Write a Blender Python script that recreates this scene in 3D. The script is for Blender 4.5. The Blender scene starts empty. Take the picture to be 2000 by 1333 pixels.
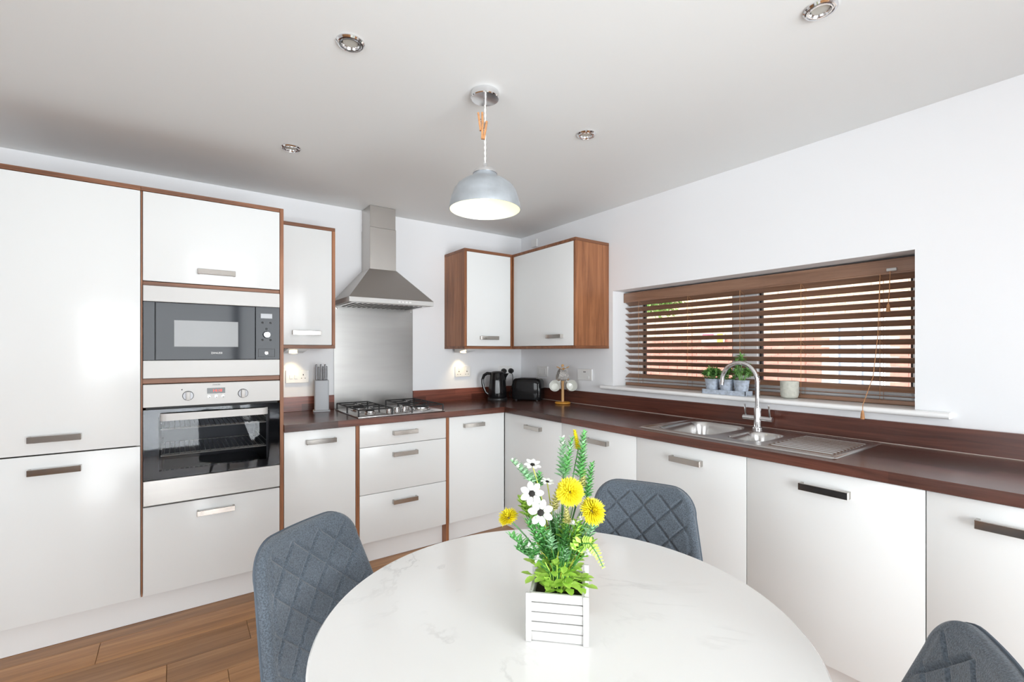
import bpy, bmesh, math, random
from mathutils import Vector, Matrix
random.seed(7)
D = bpy.data
SC = bpy.context.scene
COL = SC.collection
PI = math.pi
R = math.radians

# ------------------------------------------------------------------ camera
CX, CY, CZ, YAW, FPX, HY, PX = -2.5747, -3.4383, 1.3165, 0.6218, 912.665, 687.13, 998.37
cam_d = D.cameras.new('camera'); cam = D.objects.new('camera', cam_d); COL.objects.link(cam)
cam.location = (CX, CY, CZ); cam.rotation_euler = (PI/2, 0, -YAW)
cam_d.sensor_width = 36; cam_d.lens = FPX/2000*36
cam_d.shift_x = (1000-PX)/2000; cam_d.shift_y = (HY-666.5)/2000
cam_d.clip_start = 0.02; cam_d.clip_end = 100
SC.camera = cam

# ------------------------------------------------------------------ world, sun, added fill lights, exposure
W = D.worlds.new('world'); SC.world = W; W.use_nodes = True
bg = W.node_tree.nodes['Background']; bg.inputs[0].default_value = (0.86, 0.93, 1.0, 1); bg.inputs[1].default_value = 1.9
def light(name, kind, loc, rot, energy, color=(1, 1, 1), **kw):
    l = D.lights.new(name, kind); l.energy = energy; l.color = color
    for k, v in kw.items(): setattr(l, k, v)
    o = D.objects.new(name, l); COL.objects.link(o); o.location = loc; o.rotation_euler = rot
    return o
sun = light('sun', 'SUN', (0, 0, 8), (0, 0, 0), 4.6, (1.0, 0.93, 0.82), angle=R(1.5))
sun.rotation_euler = Vector((0.42, -0.5, -0.75)).to_track_quat('-Z', 'Y').to_euler()
# added fill lamps outside unseen openings; the patio one stands in for bounced flash
light('patio_fill_light', 'AREA', (-1.90, -5.80, 1.0), (R(90+21), 0, 0), 158, (0.97, 0.985, 1.0), shape='RECTANGLE', size=2.5, size_y=2.3)
light('side_fill_light', 'AREA', (-4.85, -3.4, 1.35), (0, R(-90-15), 0), 34, (0.97, 0.985, 1.0), shape='RECTANGLE', size=1.4, size_y=2.3)
vs = SC.view_settings
vs.view_transform = 'Standard'; vs.look = 'None'; vs.gamma = 1; vs.exposure = 0.62; vs.use_curve_mapping = False
cy = SC.cycles
cy.use_denoising = True
cy.max_bounces = 10; cy.diffuse_bounces = 5; cy.glossy_bounces = 5; cy.transparent_max_bounces = 12
cy.sample_clamp_indirect = 6

# pixel -> point helpers (a pixel gives a direction, the plane gives the distance)
SY, CYW = math.sin(YAW), math.cos(YAW)
def ray(u, v):
    a = (u-PX)/FPX; b = (HY-v)/FPX
    return Vector((SY+a*CYW, CYW-a*SY, b))
CAM = Vector((CX, CY, CZ))
def at_x(u, v, x): r = ray(u, v); return CAM+r*((x-CX)/r.x)
def at_y(u, v, y): r = ray(u, v); return CAM+r*((y-CY)/r.y)
def at_z(u, v, z): r = ray(u, v); return CAM+r*((z-CZ)/r.z)
def at_d(u, v, P): return CAM+ray(u, v)*((P[0]-CX)*SY+(P[1]-CY)*CYW)
RT = Vector((CYW, -SY, 0)); FW = Vector((SY, CYW, 0)); UP = Vector((0, 0, 1))

# ------------------------------------------------------------------ mesh helpers
class G:
    def __init__(s): s.v = []; s.f = []; s.M = None
    def add(s, vs_, fs):
        n = len(s.v); M = s.M
        s.v += [(M @ Vector(p)) if M else Vector(p) for p in vs_]
        s.f += [tuple(i+n for i in f) for f in fs]
        return s
    def box(s, x0, x1, y0, y1, z0, z1, bev=0, seg=1):
        if x0 > x1: x0, x1 = x1, x0
        if y0 > y1: y0, y1 = y1, y0
        if z0 > z1: z0, z1 = z1, z0
        if bev <= 0:
            v = [(x, y, z) for x in (x0, x1) for y in (y0, y1) for z in (z0, z1)]
            return s.add(v, [(0, 1, 3, 2), (4, 6, 7, 5), (0, 4, 5, 1), (2, 3, 7, 6), (0, 2, 6, 4), (1, 5, 7, 3)])
        b = bmesh.new(); bmesh.ops.create_cube(b, size=1)
        for q in b.verts: q.co = Vector(((x0+x1)/2+q.co.x*(x1-x0), (y0+y1)/2+q.co.y*(y1-y0), (z0+z1)/2+q.co.z*(z1-z0)))
        bmesh.ops.bevel(b, geom=b.edges[:], offset=min(bev, .49*min(x1-x0, y1-y0, z1-z0)), segments=seg, affect='EDGES', profile=.5)
        b.verts.index_update()
        s.add([q.co.copy() for q in b.verts], [[q.index for q in f.verts] for f in b.faces]); b.free()
        return s
    def vbox(s, x0, x1, y0, y1, z0, z1, r, seg=4, bev=0):
        # box with rounded vertical edges
        pts = []
        for cx, cy_, a0 in ((x1-r, y1-r, 0), (x0+r, y1-r, 90), (x0+r, y0+r, 180), (x1-r, y0+r, 270)):
            for k in range(seg+1):
                a = R(a0+90*k/seg); pts.append((cx+r*math.cos(a), cy_+r*math.sin(a)))
        lv = [(1, z0), (1, z1)] if not bev else [(0, z0), (1, z0+bev), (1, z1-bev), (0, z1)]
        mx, my = (x0+x1)/2, (y0+y1)/2
        V = []; n = len(pts)
        for k, z in lv:
            for x, y in pts:
                if k == 0: x = mx+(x-mx)*(1-2*bev/(x1-x0)); y = my+(y-my)*(1-2*bev/(y1-y0))
                V.append((x, y, z))
        F = [(j*n+i, j*n+(i+1) % n, (j+1)*n+(i+1) % n, (j+1)*n+i) for j in range(len(lv)-1) for i in range(n)]
        F += [tuple(range(n))[::-1], tuple((len(lv)-1)*n+i for i in range(n))]
        return s.add(V, F)
    def cells(s, xs, ys, z0, z1, holes):
        # slab on a grid with some cells left out (xs, ys ascending); holes = set of (i, j)
        nx, ny = len(xs)-1, len(ys)-1
        idx = {}; V = []; F = []
        def vid(i, j, k):
            if (i, j, k) not in idx: idx[(i, j, k)] = len(V); V.append((xs[i], ys[j], (z0, z1)[k]))
            return idx[(i, j, k)]
        solid = lambda i, j: 0 <= i < nx and 0 <= j < ny and (i, j) not in holes
        for i in range(nx):
            for j in range(ny):
                if not solid(i, j): continue
                F.append((vid(i, j, 1), vid(i+1, j, 1), vid(i+1, j+1, 1), vid(i, j+1, 1)))
                F.append((vid(i, j, 0), vid(i, j+1, 0), vid(i+1, j+1, 0), vid(i+1, j, 0)))
                for di, dj, a, b in ((-1, 0, (i, j), (i, j+1)), (1, 0, (i+1, j+1), (i+1, j)), (0, -1, (i+1, j), (i, j)), (0, 1, (i, j+1), (i+1, j+1))):
                    if not solid(i+di, j+dj): F.append((vid(*a, 0), vid(*b, 0), vid(*b, 1), vid(*a, 1)))
        return s.add(V, F)
    def lathe(s, prof, c=(0, 0, 0), n=24, M=None, close=False, cap=True):
        V = []; F = []; m = len(prof)
        for i in range(n):
            a = 2*PI*i/n
            for r, z in prof:
                p = Vector((r*math.cos(a), r*math.sin(a), z))
                V.append((M @ p if M else p)+Vector(c))
        for i in range(n):
            j = (i+1) % n
            for k in range(m-1):
                F.append((i*m+k, j*m+k, j*m+k+1, i*m+k+1))
        if prof[0][0] > 1e-5 and not close and cap: F.append(tuple(i*m for i in range(n))[::-1])
        if prof[-1][0] > 1e-5 and not close and cap: F.append(tuple(i*m+m-1 for i in range(n)))
        if close:
            for i in range(n): F.append((i*m+m-1, ((i+1) % n)*m+m-1, ((i+1) % n)*m, i*m))
        return s.add(V, F)
    def tube(s, pts, r, n=8, caps=True):
        pts = [Vector(p) for p in pts]; m = len(pts)
        rs = r if isinstance(r, (list, tuple)) else [r]*m
        t0 = (pts[1]-pts[0]).normalized()
        nrm = t0.orthogonal().normalized(); V = []; F = []
        for i in range(m):
            t = (pts[min(i+1, m-1)]-pts[max(i-1, 0)])
            t = t.normalized() if t.length > 1e-9 else t0
            nrm = (nrm-t*nrm.dot(t)); nrm = nrm.normalized() if nrm.length > 1e-6 else t.orthogonal().normalized()
            b = t.cross(nrm)
            for k in range(n):
                a = 2*PI*k/n; V.append(pts[i]+(nrm*math.cos(a)+b*math.sin(a))*rs[i])
        for i in range(m-1):
            for k in range(n): F.append((i*n+k, i*n+(k+1) % n, (i+1)*n+(k+1) % n, (i+1)*n+k))
        if caps: F += [tuple(range(n))[::-1], tuple((m-1)*n+k for k in range(n))]
        return s.add(V, F)
    def cyl(s, p0, p1, r, r1=None, n=20): return s.tube([p0, p1], [r, r if r1 is None else r1], n)
    def grid(s, fn, nu, nv, wrap=False):
        V = [fn(i/nu, j/nv) for i in range(nu+1) for j in range(nv+1)]
        F = [(i*(nv+1)+j, (i+1)*(nv+1)+j, (i+1)*(nv+1)+j+1, i*(nv+1)+j+1) for i in range(nu) for j in range(nv)]
        return s.add(V, F)
    def prism(s, pts, axis, a0, a1):
        # pts: 2D outline in the two other axes (order x,y,z without axis)
        def mk(p, a):
            if axis == 'x': return (a, p[0], p[1])
            if axis == 'y': return (p[0], a, p[1])
            return (p[0], p[1], a)
        n = len(pts)
        V = [mk(p, a0) for p in pts]+[mk(p, a1) for p in pts]
        return s.add(V, [tuple(range(n))[::-1], tuple(range(n, 2*n))]+[(i, (i+1) % n, n+(i+1) % n, n+i) for i in range(n)])
OFF = {}
def mesh_of(g, name, mat, off=Vector((0, 0, 0)), smooth=True, ang=35):
    me = D.meshes.new(name); me.from_pydata([v-off for v in g.v], [], g.f)
    b = bmesh.new(); b.from_mesh(me); bmesh.ops.recalc_face_normals(b, faces=b.faces[:]); b.to_mesh(me); b.free()
    if smooth:
        me.polygons.foreach_set('use_smooth', [True]*len(me.polygons)); me.set_sharp_from_angle(angle=R(ang))
    me.materials.append(mat); me.update()
    return me
def build(g, name, mat, parent=None, smooth=True, ang=35, label=None):
    off = OFF.get(parent.as_pointer(), Vector((0, 0, 0))) if parent else Vector((0, 0, 0))
    o = D.objects.new(name, mesh_of(g, name, mat, off, smooth, ang)); COL.objects.link(o)
    if parent: o.parent = parent; OFF[o.as_pointer()] = off
    if label: o['label'] = label
    return o
def tag(o, label, cat, group=None):
    o['label'] = label; o['category'] = cat
    if group: o['group'] = group
    return o
def thing(name, label, cat, loc=(0, 0, 0), group=None):
    o = D.objects.new(name, None); COL.objects.link(o); o.location = loc; o.empty_display_size = .05
    OFF[o.as_pointer()] = Vector(loc)
    return tag(o, label, cat, group)
def solo(g, name, mat, label, cat, base, group=None, smooth=True, ang=35):
    base = Vector(base)
    o = D.objects.new(name, mesh_of(g, name, mat, base, smooth, ang)); COL.objects.link(o); o.location = base
    OFF[o.as_pointer()] = base
    return tag(o, label, cat, group)
def struct(g, name, mat, smooth=False, label=None):
    o = build(g, name, mat, None, smooth); o['kind'] = 'structure'
    if label: o['label'] = label
    return o
def sub(o, parent, M=None):
    # linked copy of a mesh object under another parent
    c = D.objects.new(o.name.split('.')[0], o.data); COL.objects.link(c); c.parent = parent
    if M is not None: c.matrix_local = M
    return c
def text_mesh(txt, size, mat, parent, name, loc, rot, ext=.0003):
    cu = D.curves.new('txt', 'FONT'); cu.body = txt; cu.size = size; cu.align_x = 'CENTER'; cu.align_y = 'CENTER'; cu.extrude = ext
    to = D.objects.new('txt', cu); COL.objects.link(to)
    dg = bpy.context.evaluated_depsgraph_get(); me = D.meshes.new_from_object(to.evaluated_get(dg))
    D.objects.remove(to); me.name = name; me.materials.clear(); me.materials.append(mat)
    o = D.objects.new(name, me); COL.objects.link(o); o.parent = parent
    o.location = Vector(loc)-OFF[parent.as_pointer()]; o.rotation_euler = rot; OFF[o.as_pointer()] = OFF[parent.as_pointer()]
    return o

# ------------------------------------------------------------------ materials
def mat(name, col, rough=.5, metal=0, coat=0, emit=None, es=0, spec=.5, noise=None, bump=None, sheen=0, ior=None, trans=0):
    m = D.materials.new(name); m.use_nodes = True; nt = m.node_tree; b = nt.nodes['Principled BSDF']
    b.inputs['Base Color'].default_value = (*col, 1); b.inputs['Roughness'].default_value = rough; b.inputs['Metallic'].default_value = metal
    b.inputs['Coat Weight'].default_value = coat; b.inputs['Coat Roughness'].default_value = .03
    b.inputs['Specular IOR Level'].default_value = spec; b.inputs['Sheen Weight'].default_value = sheen
    b.inputs['Transmission Weight'].default_value = trans
    if ior: b.inputs['IOR'].default_value = ior
    if emit: b.inputs['Emission Color'].default_value = (*emit, 1); b.inputs['Emission Strength'].default_value = es
    tc = nt.nodes.new('ShaderNodeTexCoord')
    if noise:   # (scale vec, strength) mottles the colour
        sc_, k = noise
        mp = nt.nodes.new('ShaderNodeMapping'); mp.inputs['Scale'].default_value = sc_ if isinstance(sc_, tuple) else (sc_,)*3
        nz = nt.nodes.new('ShaderNodeTexNoise'); nz.inputs['Scale'].default_value = 1; nz.inputs['Detail'].default_value = 4
        nt.links.new(tc.outputs['Object'], mp.inputs[0]); nt.links.new(mp.outputs[0], nz.inputs[0])
        rp = nt.nodes.new('ShaderNodeValToRGB'); e = rp.color_ramp.elements
        e[0].position = .3; e[1].position = .7
        e[0].color = (*[c*(1-k) for c in col], 1); e[1].color = (*[min(1, c*(1+k)) for c in col], 1)
        nt.links.new(nz.outputs[0], rp.inputs[0]); nt.links.new(rp.outputs[0], b.inputs['Base Color'])
    if bump:    # (scale, strength)
        sc_, k = bump
        mp = nt.nodes.new('ShaderNodeMapping'); mp.inputs['Scale'].default_value = sc_ if isinstance(sc_, tuple) else (sc_,)*3
        nz = nt.nodes.new('ShaderNodeTexNoise'); nz.inputs['Scale'].default_value = 1; nz.inputs['Detail'].default_value = 3
        nt.links.new(tc.outputs['Object'], mp.inputs[0]); nt.links.new(mp.outputs[0], nz.inputs[0])
        bp = nt.nodes.new('ShaderNodeBump'); bp.inputs['Strength'].default_value = k; bp.inputs['Distance'].default_value = .002
        nt.links.new(nz.outputs[0], bp.inputs['Height']); nt.links.new(bp.outputs[0], b.inputs['Normal'])
    return m
def wood(name, c0, c1, c2, scale, rough=.4, coat=0, rnd=.0, staves=None):
    """grain stretched along the axis with the small number in scale; staves = brick scale vec for glued blocks"""
    m = D.materials.new(name); m.use_nodes = True; nt = m.node_tree; N = nt.nodes; L = nt.links; b = N['Principled BSDF']
    b.inputs['Roughness'].default_value = rough; b.inputs['Coat Weight'].default_value = coat; b.inputs['Coat Roughness'].default_value = .15
    tc = N.new('ShaderNodeTexCoord'); oi = N.new('ShaderNodeObjectInfo')
    ad = N.new('ShaderNodeVectorMath'); ad.operation = 'ADD'
    ml = N.new('ShaderNodeVectorMath'); ml.operation = 'SCALE'; ml.inputs[3].default_value = 37.0*(1 if rnd else 0)
    cb = N.new('ShaderNodeCombineXYZ'); [L.new(oi.outputs['Random'], cb.inputs[i]) for i in range(3)]
    L.new(cb.outputs[0], ml.inputs[0]); L.new(tc.outputs['Object'], ad.inputs[0]); L.new(ml.outputs[0], ad.inputs[1])
    mp = N.new('ShaderNodeMapping'); mp.inputs['Scale'].default_value = scale; L.new(ad.outputs[0], mp.inputs[0])
    nz = N.new('ShaderNodeTexNoise'); nz.inputs['Scale'].default_value = 1; nz.inputs['Detail'].default_value = 6; nz.inputs['Roughness'].default_value = .65; nz.inputs['Distortion'].default_value = .6
    L.new(mp.outputs[0], nz.inputs[0])
    rp = N.new('ShaderNodeValToRGB'); e = rp.color_ramp.elements; e[0].position = .28; e[1].position = .72
    e[0].color = (*c0, 1); e[1].color = (*c2, 1); k = e.new(.5); k.color = (*c1, 1)
    L.new(nz.outputs[0], rp.inputs[0]); out = rp.outputs[0]
    if rnd or staves:
        hs = N.new('ShaderNodeHueSaturation'); L.new(out, hs.inputs['Color']); out = hs.outputs[0]
        if staves:
            m2 = N.new('ShaderNodeMapping'); m2.inputs['Rotation'].default_value = staves[1]; L.new(tc.outputs['Object'], m2.inputs[0])
            bk = N.new('ShaderNodeTexBrick'); bk.inputs['Scale'].default_value = 1; bk.inputs['Brick Width'].default_value = staves[0][0]; bk.inputs['Row Height'].default_value = staves[0][1]
            bk.inputs['Mortar Size'].default_value = 0; bk.inputs['Color1'].default_value = (0, 0, 0, 1); bk.inputs['Color2'].default_value = (1, 1, 1, 1); bk.offset = .37
            L.new(m2.outputs[0], bk.inputs[0]); src = bk.outputs['Color']; lo, hi = .55, 1.8
        else: src = oi.outputs['Random']; lo, hi = 1-rnd, 1+rnd
        mr = N.new('ShaderNodeMapRange'); mr.inputs['To Min'].default_value = lo; mr.inputs['To Max'].default_value = hi
        L.new(src, mr.inputs[0]); L.new(mr.outputs[0], hs.inputs['Value'])
    L.new(out, b.inputs['Base Color'])
    bp = N.new('ShaderNodeBump'); bp.inputs['Strength'].default_value = .08; bp.inputs['Distance'].default_value = .001
    L.new(nz.outputs[0], bp.inputs['Height']); L.new(bp.outputs[0], b.inputs['Normal'])
    return m
def thin_glass(name, tint, ior=1.5):
    m = D.materials.new(name); m.use_nodes = True; nt = m.node_tree; N = nt.nodes; L = nt.links
    N.remove(N['Principled BSDF']); out = N['Material Output']
    t = N.new('ShaderNodeBsdfTransparent'); t.inputs[0].default_value = (*tint, 1)
    g = N.new('ShaderNodeBsdfGlossy'); g.inputs['Roughness'].default_value = .02
    fr = N.new('ShaderNodeFresnel'); fr.inputs[0].default_value = ior
    mx = N.new('ShaderNodeMixShader'); L.new(fr.outputs[0], mx.inputs[0]); L.new(t.outputs[0], mx.inputs[1]); L.new(g.outputs[0], mx.inputs[2]); L.new(mx.outputs[0], out.inputs[0])
    return m
M = {}
M['wall'] = mat('wall_paint', (.83, .84, .86), .55, bump=(180, .04))
M['ceil'] = mat('ceiling_paint', (.80, .82, .82), .6, bump=(160, .04))
M['gloss'] = mat('gloss_white_door', (.78, .795, .795), .19, spec=.26)
M['plinth'] = mat('plinth_white', (.80, .80, .80), .3)
M['carc'] = mat('carcass_board', (.55, .53, .5), .6)
M['trimw'] = mat('white_gloss_paint', (.90, .90, .90), .25)
M['upvc'] = mat('white_upvc', (.85, .86, .87), .3)
M['gasket'] = mat('black_gasket', (.012, .012, .013), .6)
M['walnut_v'] = wood('walnut_upright', (.13, .046, .018), (.28, .108, .044), (.41, .172, .075), (26, 26, 1.6), .45, 0)
M['walnut_h'] = wood('walnut_lengthwise', (.11, .040, .017), (.21, .082, .036), (.31, .130, .060), (1.6, 30, 30), .45, 0)
M['top_x'] = wood('worktop_laminate_x', (.036, .013, .009), (.072, .027, .019), (.120, .046, .031), (2.2, 45, 45), .24, .12, staves=((.55, .10), (0, 0, 0)))
M['top_y'] = wood('worktop_laminate_y', (.036, .013, .009), (.072, .027, .019), (.120, .046, .031), (45, 2.2, 45), .24, .12, staves=((.55, .10), (0, 0, R(90))))
M['ups_x'] = wood('upstand_laminate_x', (.065, .019, .012), (.14, .042, .027), (.22, .070, .043), (2.2, 45, 45), .3, .1, staves=((.42, .05), (R(90), 0, 0)))
M['ups_y'] = wood('upstand_laminate_y', (.065, .019, .012), (.14, .042, .027), (.22, .070, .043), (45, 2.2, 45), .3, .1, staves=((.42, .05), (R(90), 0, R(90))))
M['floor'] = wood('oak_plank', (.21, .088, .028), (.38, .175, .062), (.52, .27, .11), (1.3, 24, 24), .34, .1, rnd=.16)
M['seal'] = mat('pale_sealant', (.60, .52, .46), .5)
M['sub'] = mat('subfloor', (.05, .03, .02), .9)
M['blind'] = wood('blind_wood', (.16, .082, .048), (.25, .135, .085), (.34, .195, .125), (22, 1.2, 22), .35, .15)
M['steel'] = mat('brushed_steel', (.50, .475, .45), .34, 1, bump=((3, 3, 420), .05))
M['steel_h'] = mat('brushed_steel_level', (.38, .375, .365), .30, 1, bump=((420, 420, 3), .03), noise=((1.5, 1.5, 14), .05))
M['steelw'] = mat('pale_steel_trim', (.56, .555, .545), .45, .12, spec=.3)
M['sink'] = mat('sink_steel', (.62, .61, .60), .24, 1)
M['chrome'] = mat('chrome', (.78, .78, .79), .07, 1)
M['nickel'] = mat('satin_nickel_handle', (.48, .45, .42), .12, 1)
M['alu'] = mat('aged_aluminium', (.50, .54, .58), .42, .75, noise=(14, .12))
M['black'] = mat('black_gloss', (.008, .008, .009), .10, spec=.32)
M['blackm'] = mat('black_satin', (.014, .014, .015), .4)
M['iron'] = mat('cast_iron', (.015, .015, .016), .55)
M['mwglass'] = mat('microwave_black_glass', (.022, .026, .034), .07, spec=.16)
M['mwwin'] = mat('microwave_window', (.31, .32, .33), .14, spec=.2)  # light reflected in the window is put into its grey base colour
M['cavity'] = mat('oven_enamel', (.035, .035, .038), .35)
M['rack'] = mat('oven_rack_wire', (.72, .70, .64), .3, .4)
M['knife'] = mat('knife_handle_grey', (.20, .20, .21), .35, .5)
M['ovglass'] = thin_glass('oven_glass', (.78, .79, .81), 1.28)
M['glass'] = thin_glass('window_glass', (.97, .98, .98))
M['red_led'] = mat('red_led', (.2, 0, 0), .5, emit=(1, .05, .03), es=1.2)
M['lcd'] = mat('grey_lcd', (.42, .44, .47), .3)
M['pvc'] = mat('white_plastic', (.80, .80, .79), .3)
M['fabric'] = mat('quilted_fabric', (.080, .099, .122), .92, sheen=.3, noise=(330, .5), bump=(420, .6))
M['piping'] = mat('grey_piping', (.075, .095, .12), .8)
M['grey'] = mat('grey_plastic', (.50, .52, .55), .5)
M['cord'] = mat('braided_white_cord', (.78, .77, .74), .8)
M['peg'] = mat('peg_wood', (.50, .24, .10), .6, noise=((8, 8, 60), .25))
M['bamboo'] = mat('bamboo', (.62, .36, .15), .45, noise=((60, 60, 6), .15))
M['bamboo_o'] = mat('orange_bamboo', (.66, .30, .035), .4, noise=((40, 40, 6), .12))
M['ceramic'] = mat('white_ceramic', (.78, .78, .74), .15)
M['ceramic_g'] = mat('speckled_grey_ceramic', (.42, .40, .38), .3, noise=(210, .75))
M['zinc'] = mat('zinc', (.46, .52, .61), .5, .15, noise=(60, .25))
M['concrete'] = mat('pale_concrete', (.52, .52, .46), .8, noise=(70, .12))
M['soil'] = mat('soil', (.03, .018, .01), .95)
M['succ'] = mat('succulent_green', (.19, .40, .11), .45, noise=(60, .35))
M['leaf_l'] = mat('lime_leaf', (.45, .70, .11), .45, noise=(40, .22))
M['leaf_g'] = mat('green_leaf', (.19, .53, .17), .5, noise=(50, .3))
M['leaf_t'] = mat('tree_leaf', (.30, .50, .14), .5, noise=(8, .3))
M['leaf_m'] = mat('mint_leaf', (.42, .70, .43), .5, noise=(50, .25))
M['grass'] = mat('dark_grass_blade', (.060, .21, .045), .5, noise=(40, .35))
M['grass_y'] = mat('yellow_grass_blade', (.38, .42, .05), .5, noise=(40, .25))
M['petal'] = mat('white_petal', (.86, .86, .82), .5)
M['yellow'] = mat('yellow_petal', (.92, .78, .03), .5, noise=(90, .15))
M['ivory'] = mat('pale_yellow_bud', (.80, .76, .34), .5)
M['disc'] = mat('dark_flower_disc', (.012, .010, .008), .8)
M['crate'] = mat('whitewashed_board', (.60, .59, .575), .7, noise=((10, 10, 60), .14))
M['mortar'] = mat('mortar', (.70, .64, .58), .9)
M['brick'] = mat('red_brick', (.64, .27, .21), .85, noise=(5, .18))
M['brick_pale'] = mat('pale_brick', (.80, .58, .42), .85, noise=(5, .12))
M['paving'] = mat('paving', (.42, .40, .38), .9, noise=(4, .15))
M['bark'] = mat('bark', (.10, .065, .04), .9)
M['bluepane'] = mat('bluish_pane', (.42, .46, .52), .08)
M['pink'] = mat('pink_print', (.80, .16, .22), .6)
M['lemon'] = mat('yellow_print', (.80, .66, .12), .6)
M['lens'] = mat('lamp_lens', (.52, .52, .48), .2)
M['inner'] = mat('lamp_inner_white', (.88, .87, .74), .5)
M['warm'] = mat('warm_lens', (1, .9, .7), .4, emit=(1, .82, .52), es=1.5)
M['bulb'] = mat('lit_bulb', (1, 1, 1), .4, emit=(1, .93, .70), es=3)
def marble():
    m = mat('white_marble', (.92, .915, .90), .16, coat=.3); nt = m.node_tree; N = nt.nodes; L = nt.links; b = N['Principled BSDF']
    tc = N.new('ShaderNodeTexCoord'); n1 = N.new('ShaderNodeTexNoise'); n1.inputs['Scale'].default_value = 2.1; n1.inputs['Detail'].default_value = 7; n1.inputs['Roughness'].default_value = .6; n1.inputs['Distortion'].default_value = .5
    L.new(tc.outputs['Object'], n1.inputs[0])
    s = N.new('ShaderNodeMath'); s.operation = 'SUBTRACT'; s.inputs[1].default_value = .5; L.new(n1.outputs[0], s.inputs[0])
    a = N.new('ShaderNodeMath'); a.operation = 'ABSOLUTE'; L.new(s.outputs[0], a.inputs[0])
    rp = N.new('ShaderNodeValToRGB'); e = rp.color_ramp.elements; e[0].position = 0; e[1].position = .016; e[0].color = (1, 1, 1, 1); e[1].color = (0, 0, 0, 1); L.new(a.outputs[0], rp.inputs[0])
    n2 = N.new('ShaderNodeTexNoise'); n2.inputs['Scale'].default_value = 2.6; n2.inputs['Detail'].default_value = 3; L.new(tc.outputs['Object'], n2.inputs[0])
    r2 = N.new('ShaderNodeValToRGB'); e = r2.color_ramp.elements; e[0].position = .50; e[1].position = .66; e[0].color = (0, 0, 0, 1); e[1].color = (.55, .55, .55, 1); L.new(n2.outputs[0], r2.inputs[0])
    mu = N.new('ShaderNodeMath'); mu.operation = 'MULTIPLY'; L.new(rp.outputs[0], mu.inputs[0]); L.new(r2.outputs[0], mu.inputs[1])
    mx = N.new('ShaderNodeMix'); mx.data_type = 'RGBA'; mx.inputs[6].default_value = (.92, .915, .90, 1); mx.inputs[7].default_value = (.55, .54, .53, 1)
    L.new(mu.outputs[0], mx.inputs[0]); L.new(mx.outputs[2], b.inputs['Base Color'])
    return m
M['marble'] = marble()

# ------------------------------------------------------------------ room shell
HC = 2.355; XL, YR = -4.6, -5.2
WY0, WY1, WZ0, WZ1 = -2.818, -1.112, 1.04, 1.755      # window opening in the right wall
struct(G().box(XL-.2, .3, 0, .2, -.02, HC+.2), 'wall_back', M['wall'])
def wall_yz(x0, x1, y0, y1, holes):
    ys = sorted({y0, y1, *[h[0] for h in holes], *[h[1] for h in holes]}); zs = sorted({-.02, HC+.2, *[h[2] for h in holes], *[h[3] for h in holes]})
    out = {(i, j) for i in range(len(ys)-1) for j in range(len(zs)-1) for h in holes if h[0] <= ys[i] < h[1] and h[2] <= zs[j] < h[3]}
    g = G(); g.M = Matrix(((0, 0, 1, 0), (1, 0, 0, 0), (0, 1, 0, 0), (0, 0, 0, 1)))
    return g.cells(ys, zs, x0, x1, out)
def wall_xz(y0, y1, x0, x1, holes):
    xs = sorted({x0, x1, *[h[0] for h in holes], *[h[1] for h in holes]}); zs = sorted({-.02, HC+.2, *[h[2] for h in holes], *[h[3] for h in holes]})
    out = {(i, j) for i in range(len(xs)-1) for j in range(len(zs)-1) for h in holes if h[0] <= xs[i] < h[1] and h[2] <= zs[j] < h[3]}
    g = G(); g.M = Matrix(((1, 0, 0, 0), (0, 0, 1, 0), (0, 1, 0, 0), (0, 0, 0, 1)))
    return g.cells(xs, zs, y0, y1, out)
struct(wall_yz(0, .3, YR-.2, 0, [(WY0, WY1, WZ0, WZ1)]), 'wall_right', M['wall'])
struct(wall_yz(XL-.2, XL, YR-.2, 0, [(-4.5, -2.3, .75, 2.05)]), 'wall_left', M['wall'])
struct(wall_xz(YR-.2, YR, XL, 0, [(-3.05, -.75, 0, 2.2)]), 'wall_front', M['wall'])
struct(G().box(XL-.2, .3, YR-.2, .2, HC, HC+.2), 'ceiling', M['ceil'])
fl = struct(G().box(XL-.2, .3, YR-.2, .2, -.12, -.0085), 'floor', M['sub'])
pw, pl = .18, 1.22
plank_me = {}
row = 0; y = -.64+pw*4
while y > YR+.001:
    y0 = max(y-pw, YR); y1 = min(y, 0)
    if y1 > y0+.01:
        k = round((-.64-y1)/pw)
        st = -2.853 if k == 0 else (-2.607 if k == 2 else -2.853+((k*.4567) % 1)*pl)
        x = st-pl*math.ceil((st-XL)/pl)
        while x < 0:
            a, b = max(x, XL), min(x+pl, 0)
            if b-a > .02:
                key = (round(b-a, 3), round(y1-y0, 3))
                if key not in plank_me:
                    plank_me[key] = mesh_of(G().box(-(b-a)/2+.0007, (b-a)/2-.0007, -(y1-y0)/2+.0007, (y1-y0)/2-.0007, -.008, 0, .0012), 'plank', M['floor'])
                o = D.objects.new('plank', plank_me[key]); COL.objects.link(o); o.parent = fl; o.location = ((a+b)/2, (y0+y1)/2, 0)
            x += pl
    y -= pw

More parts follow.
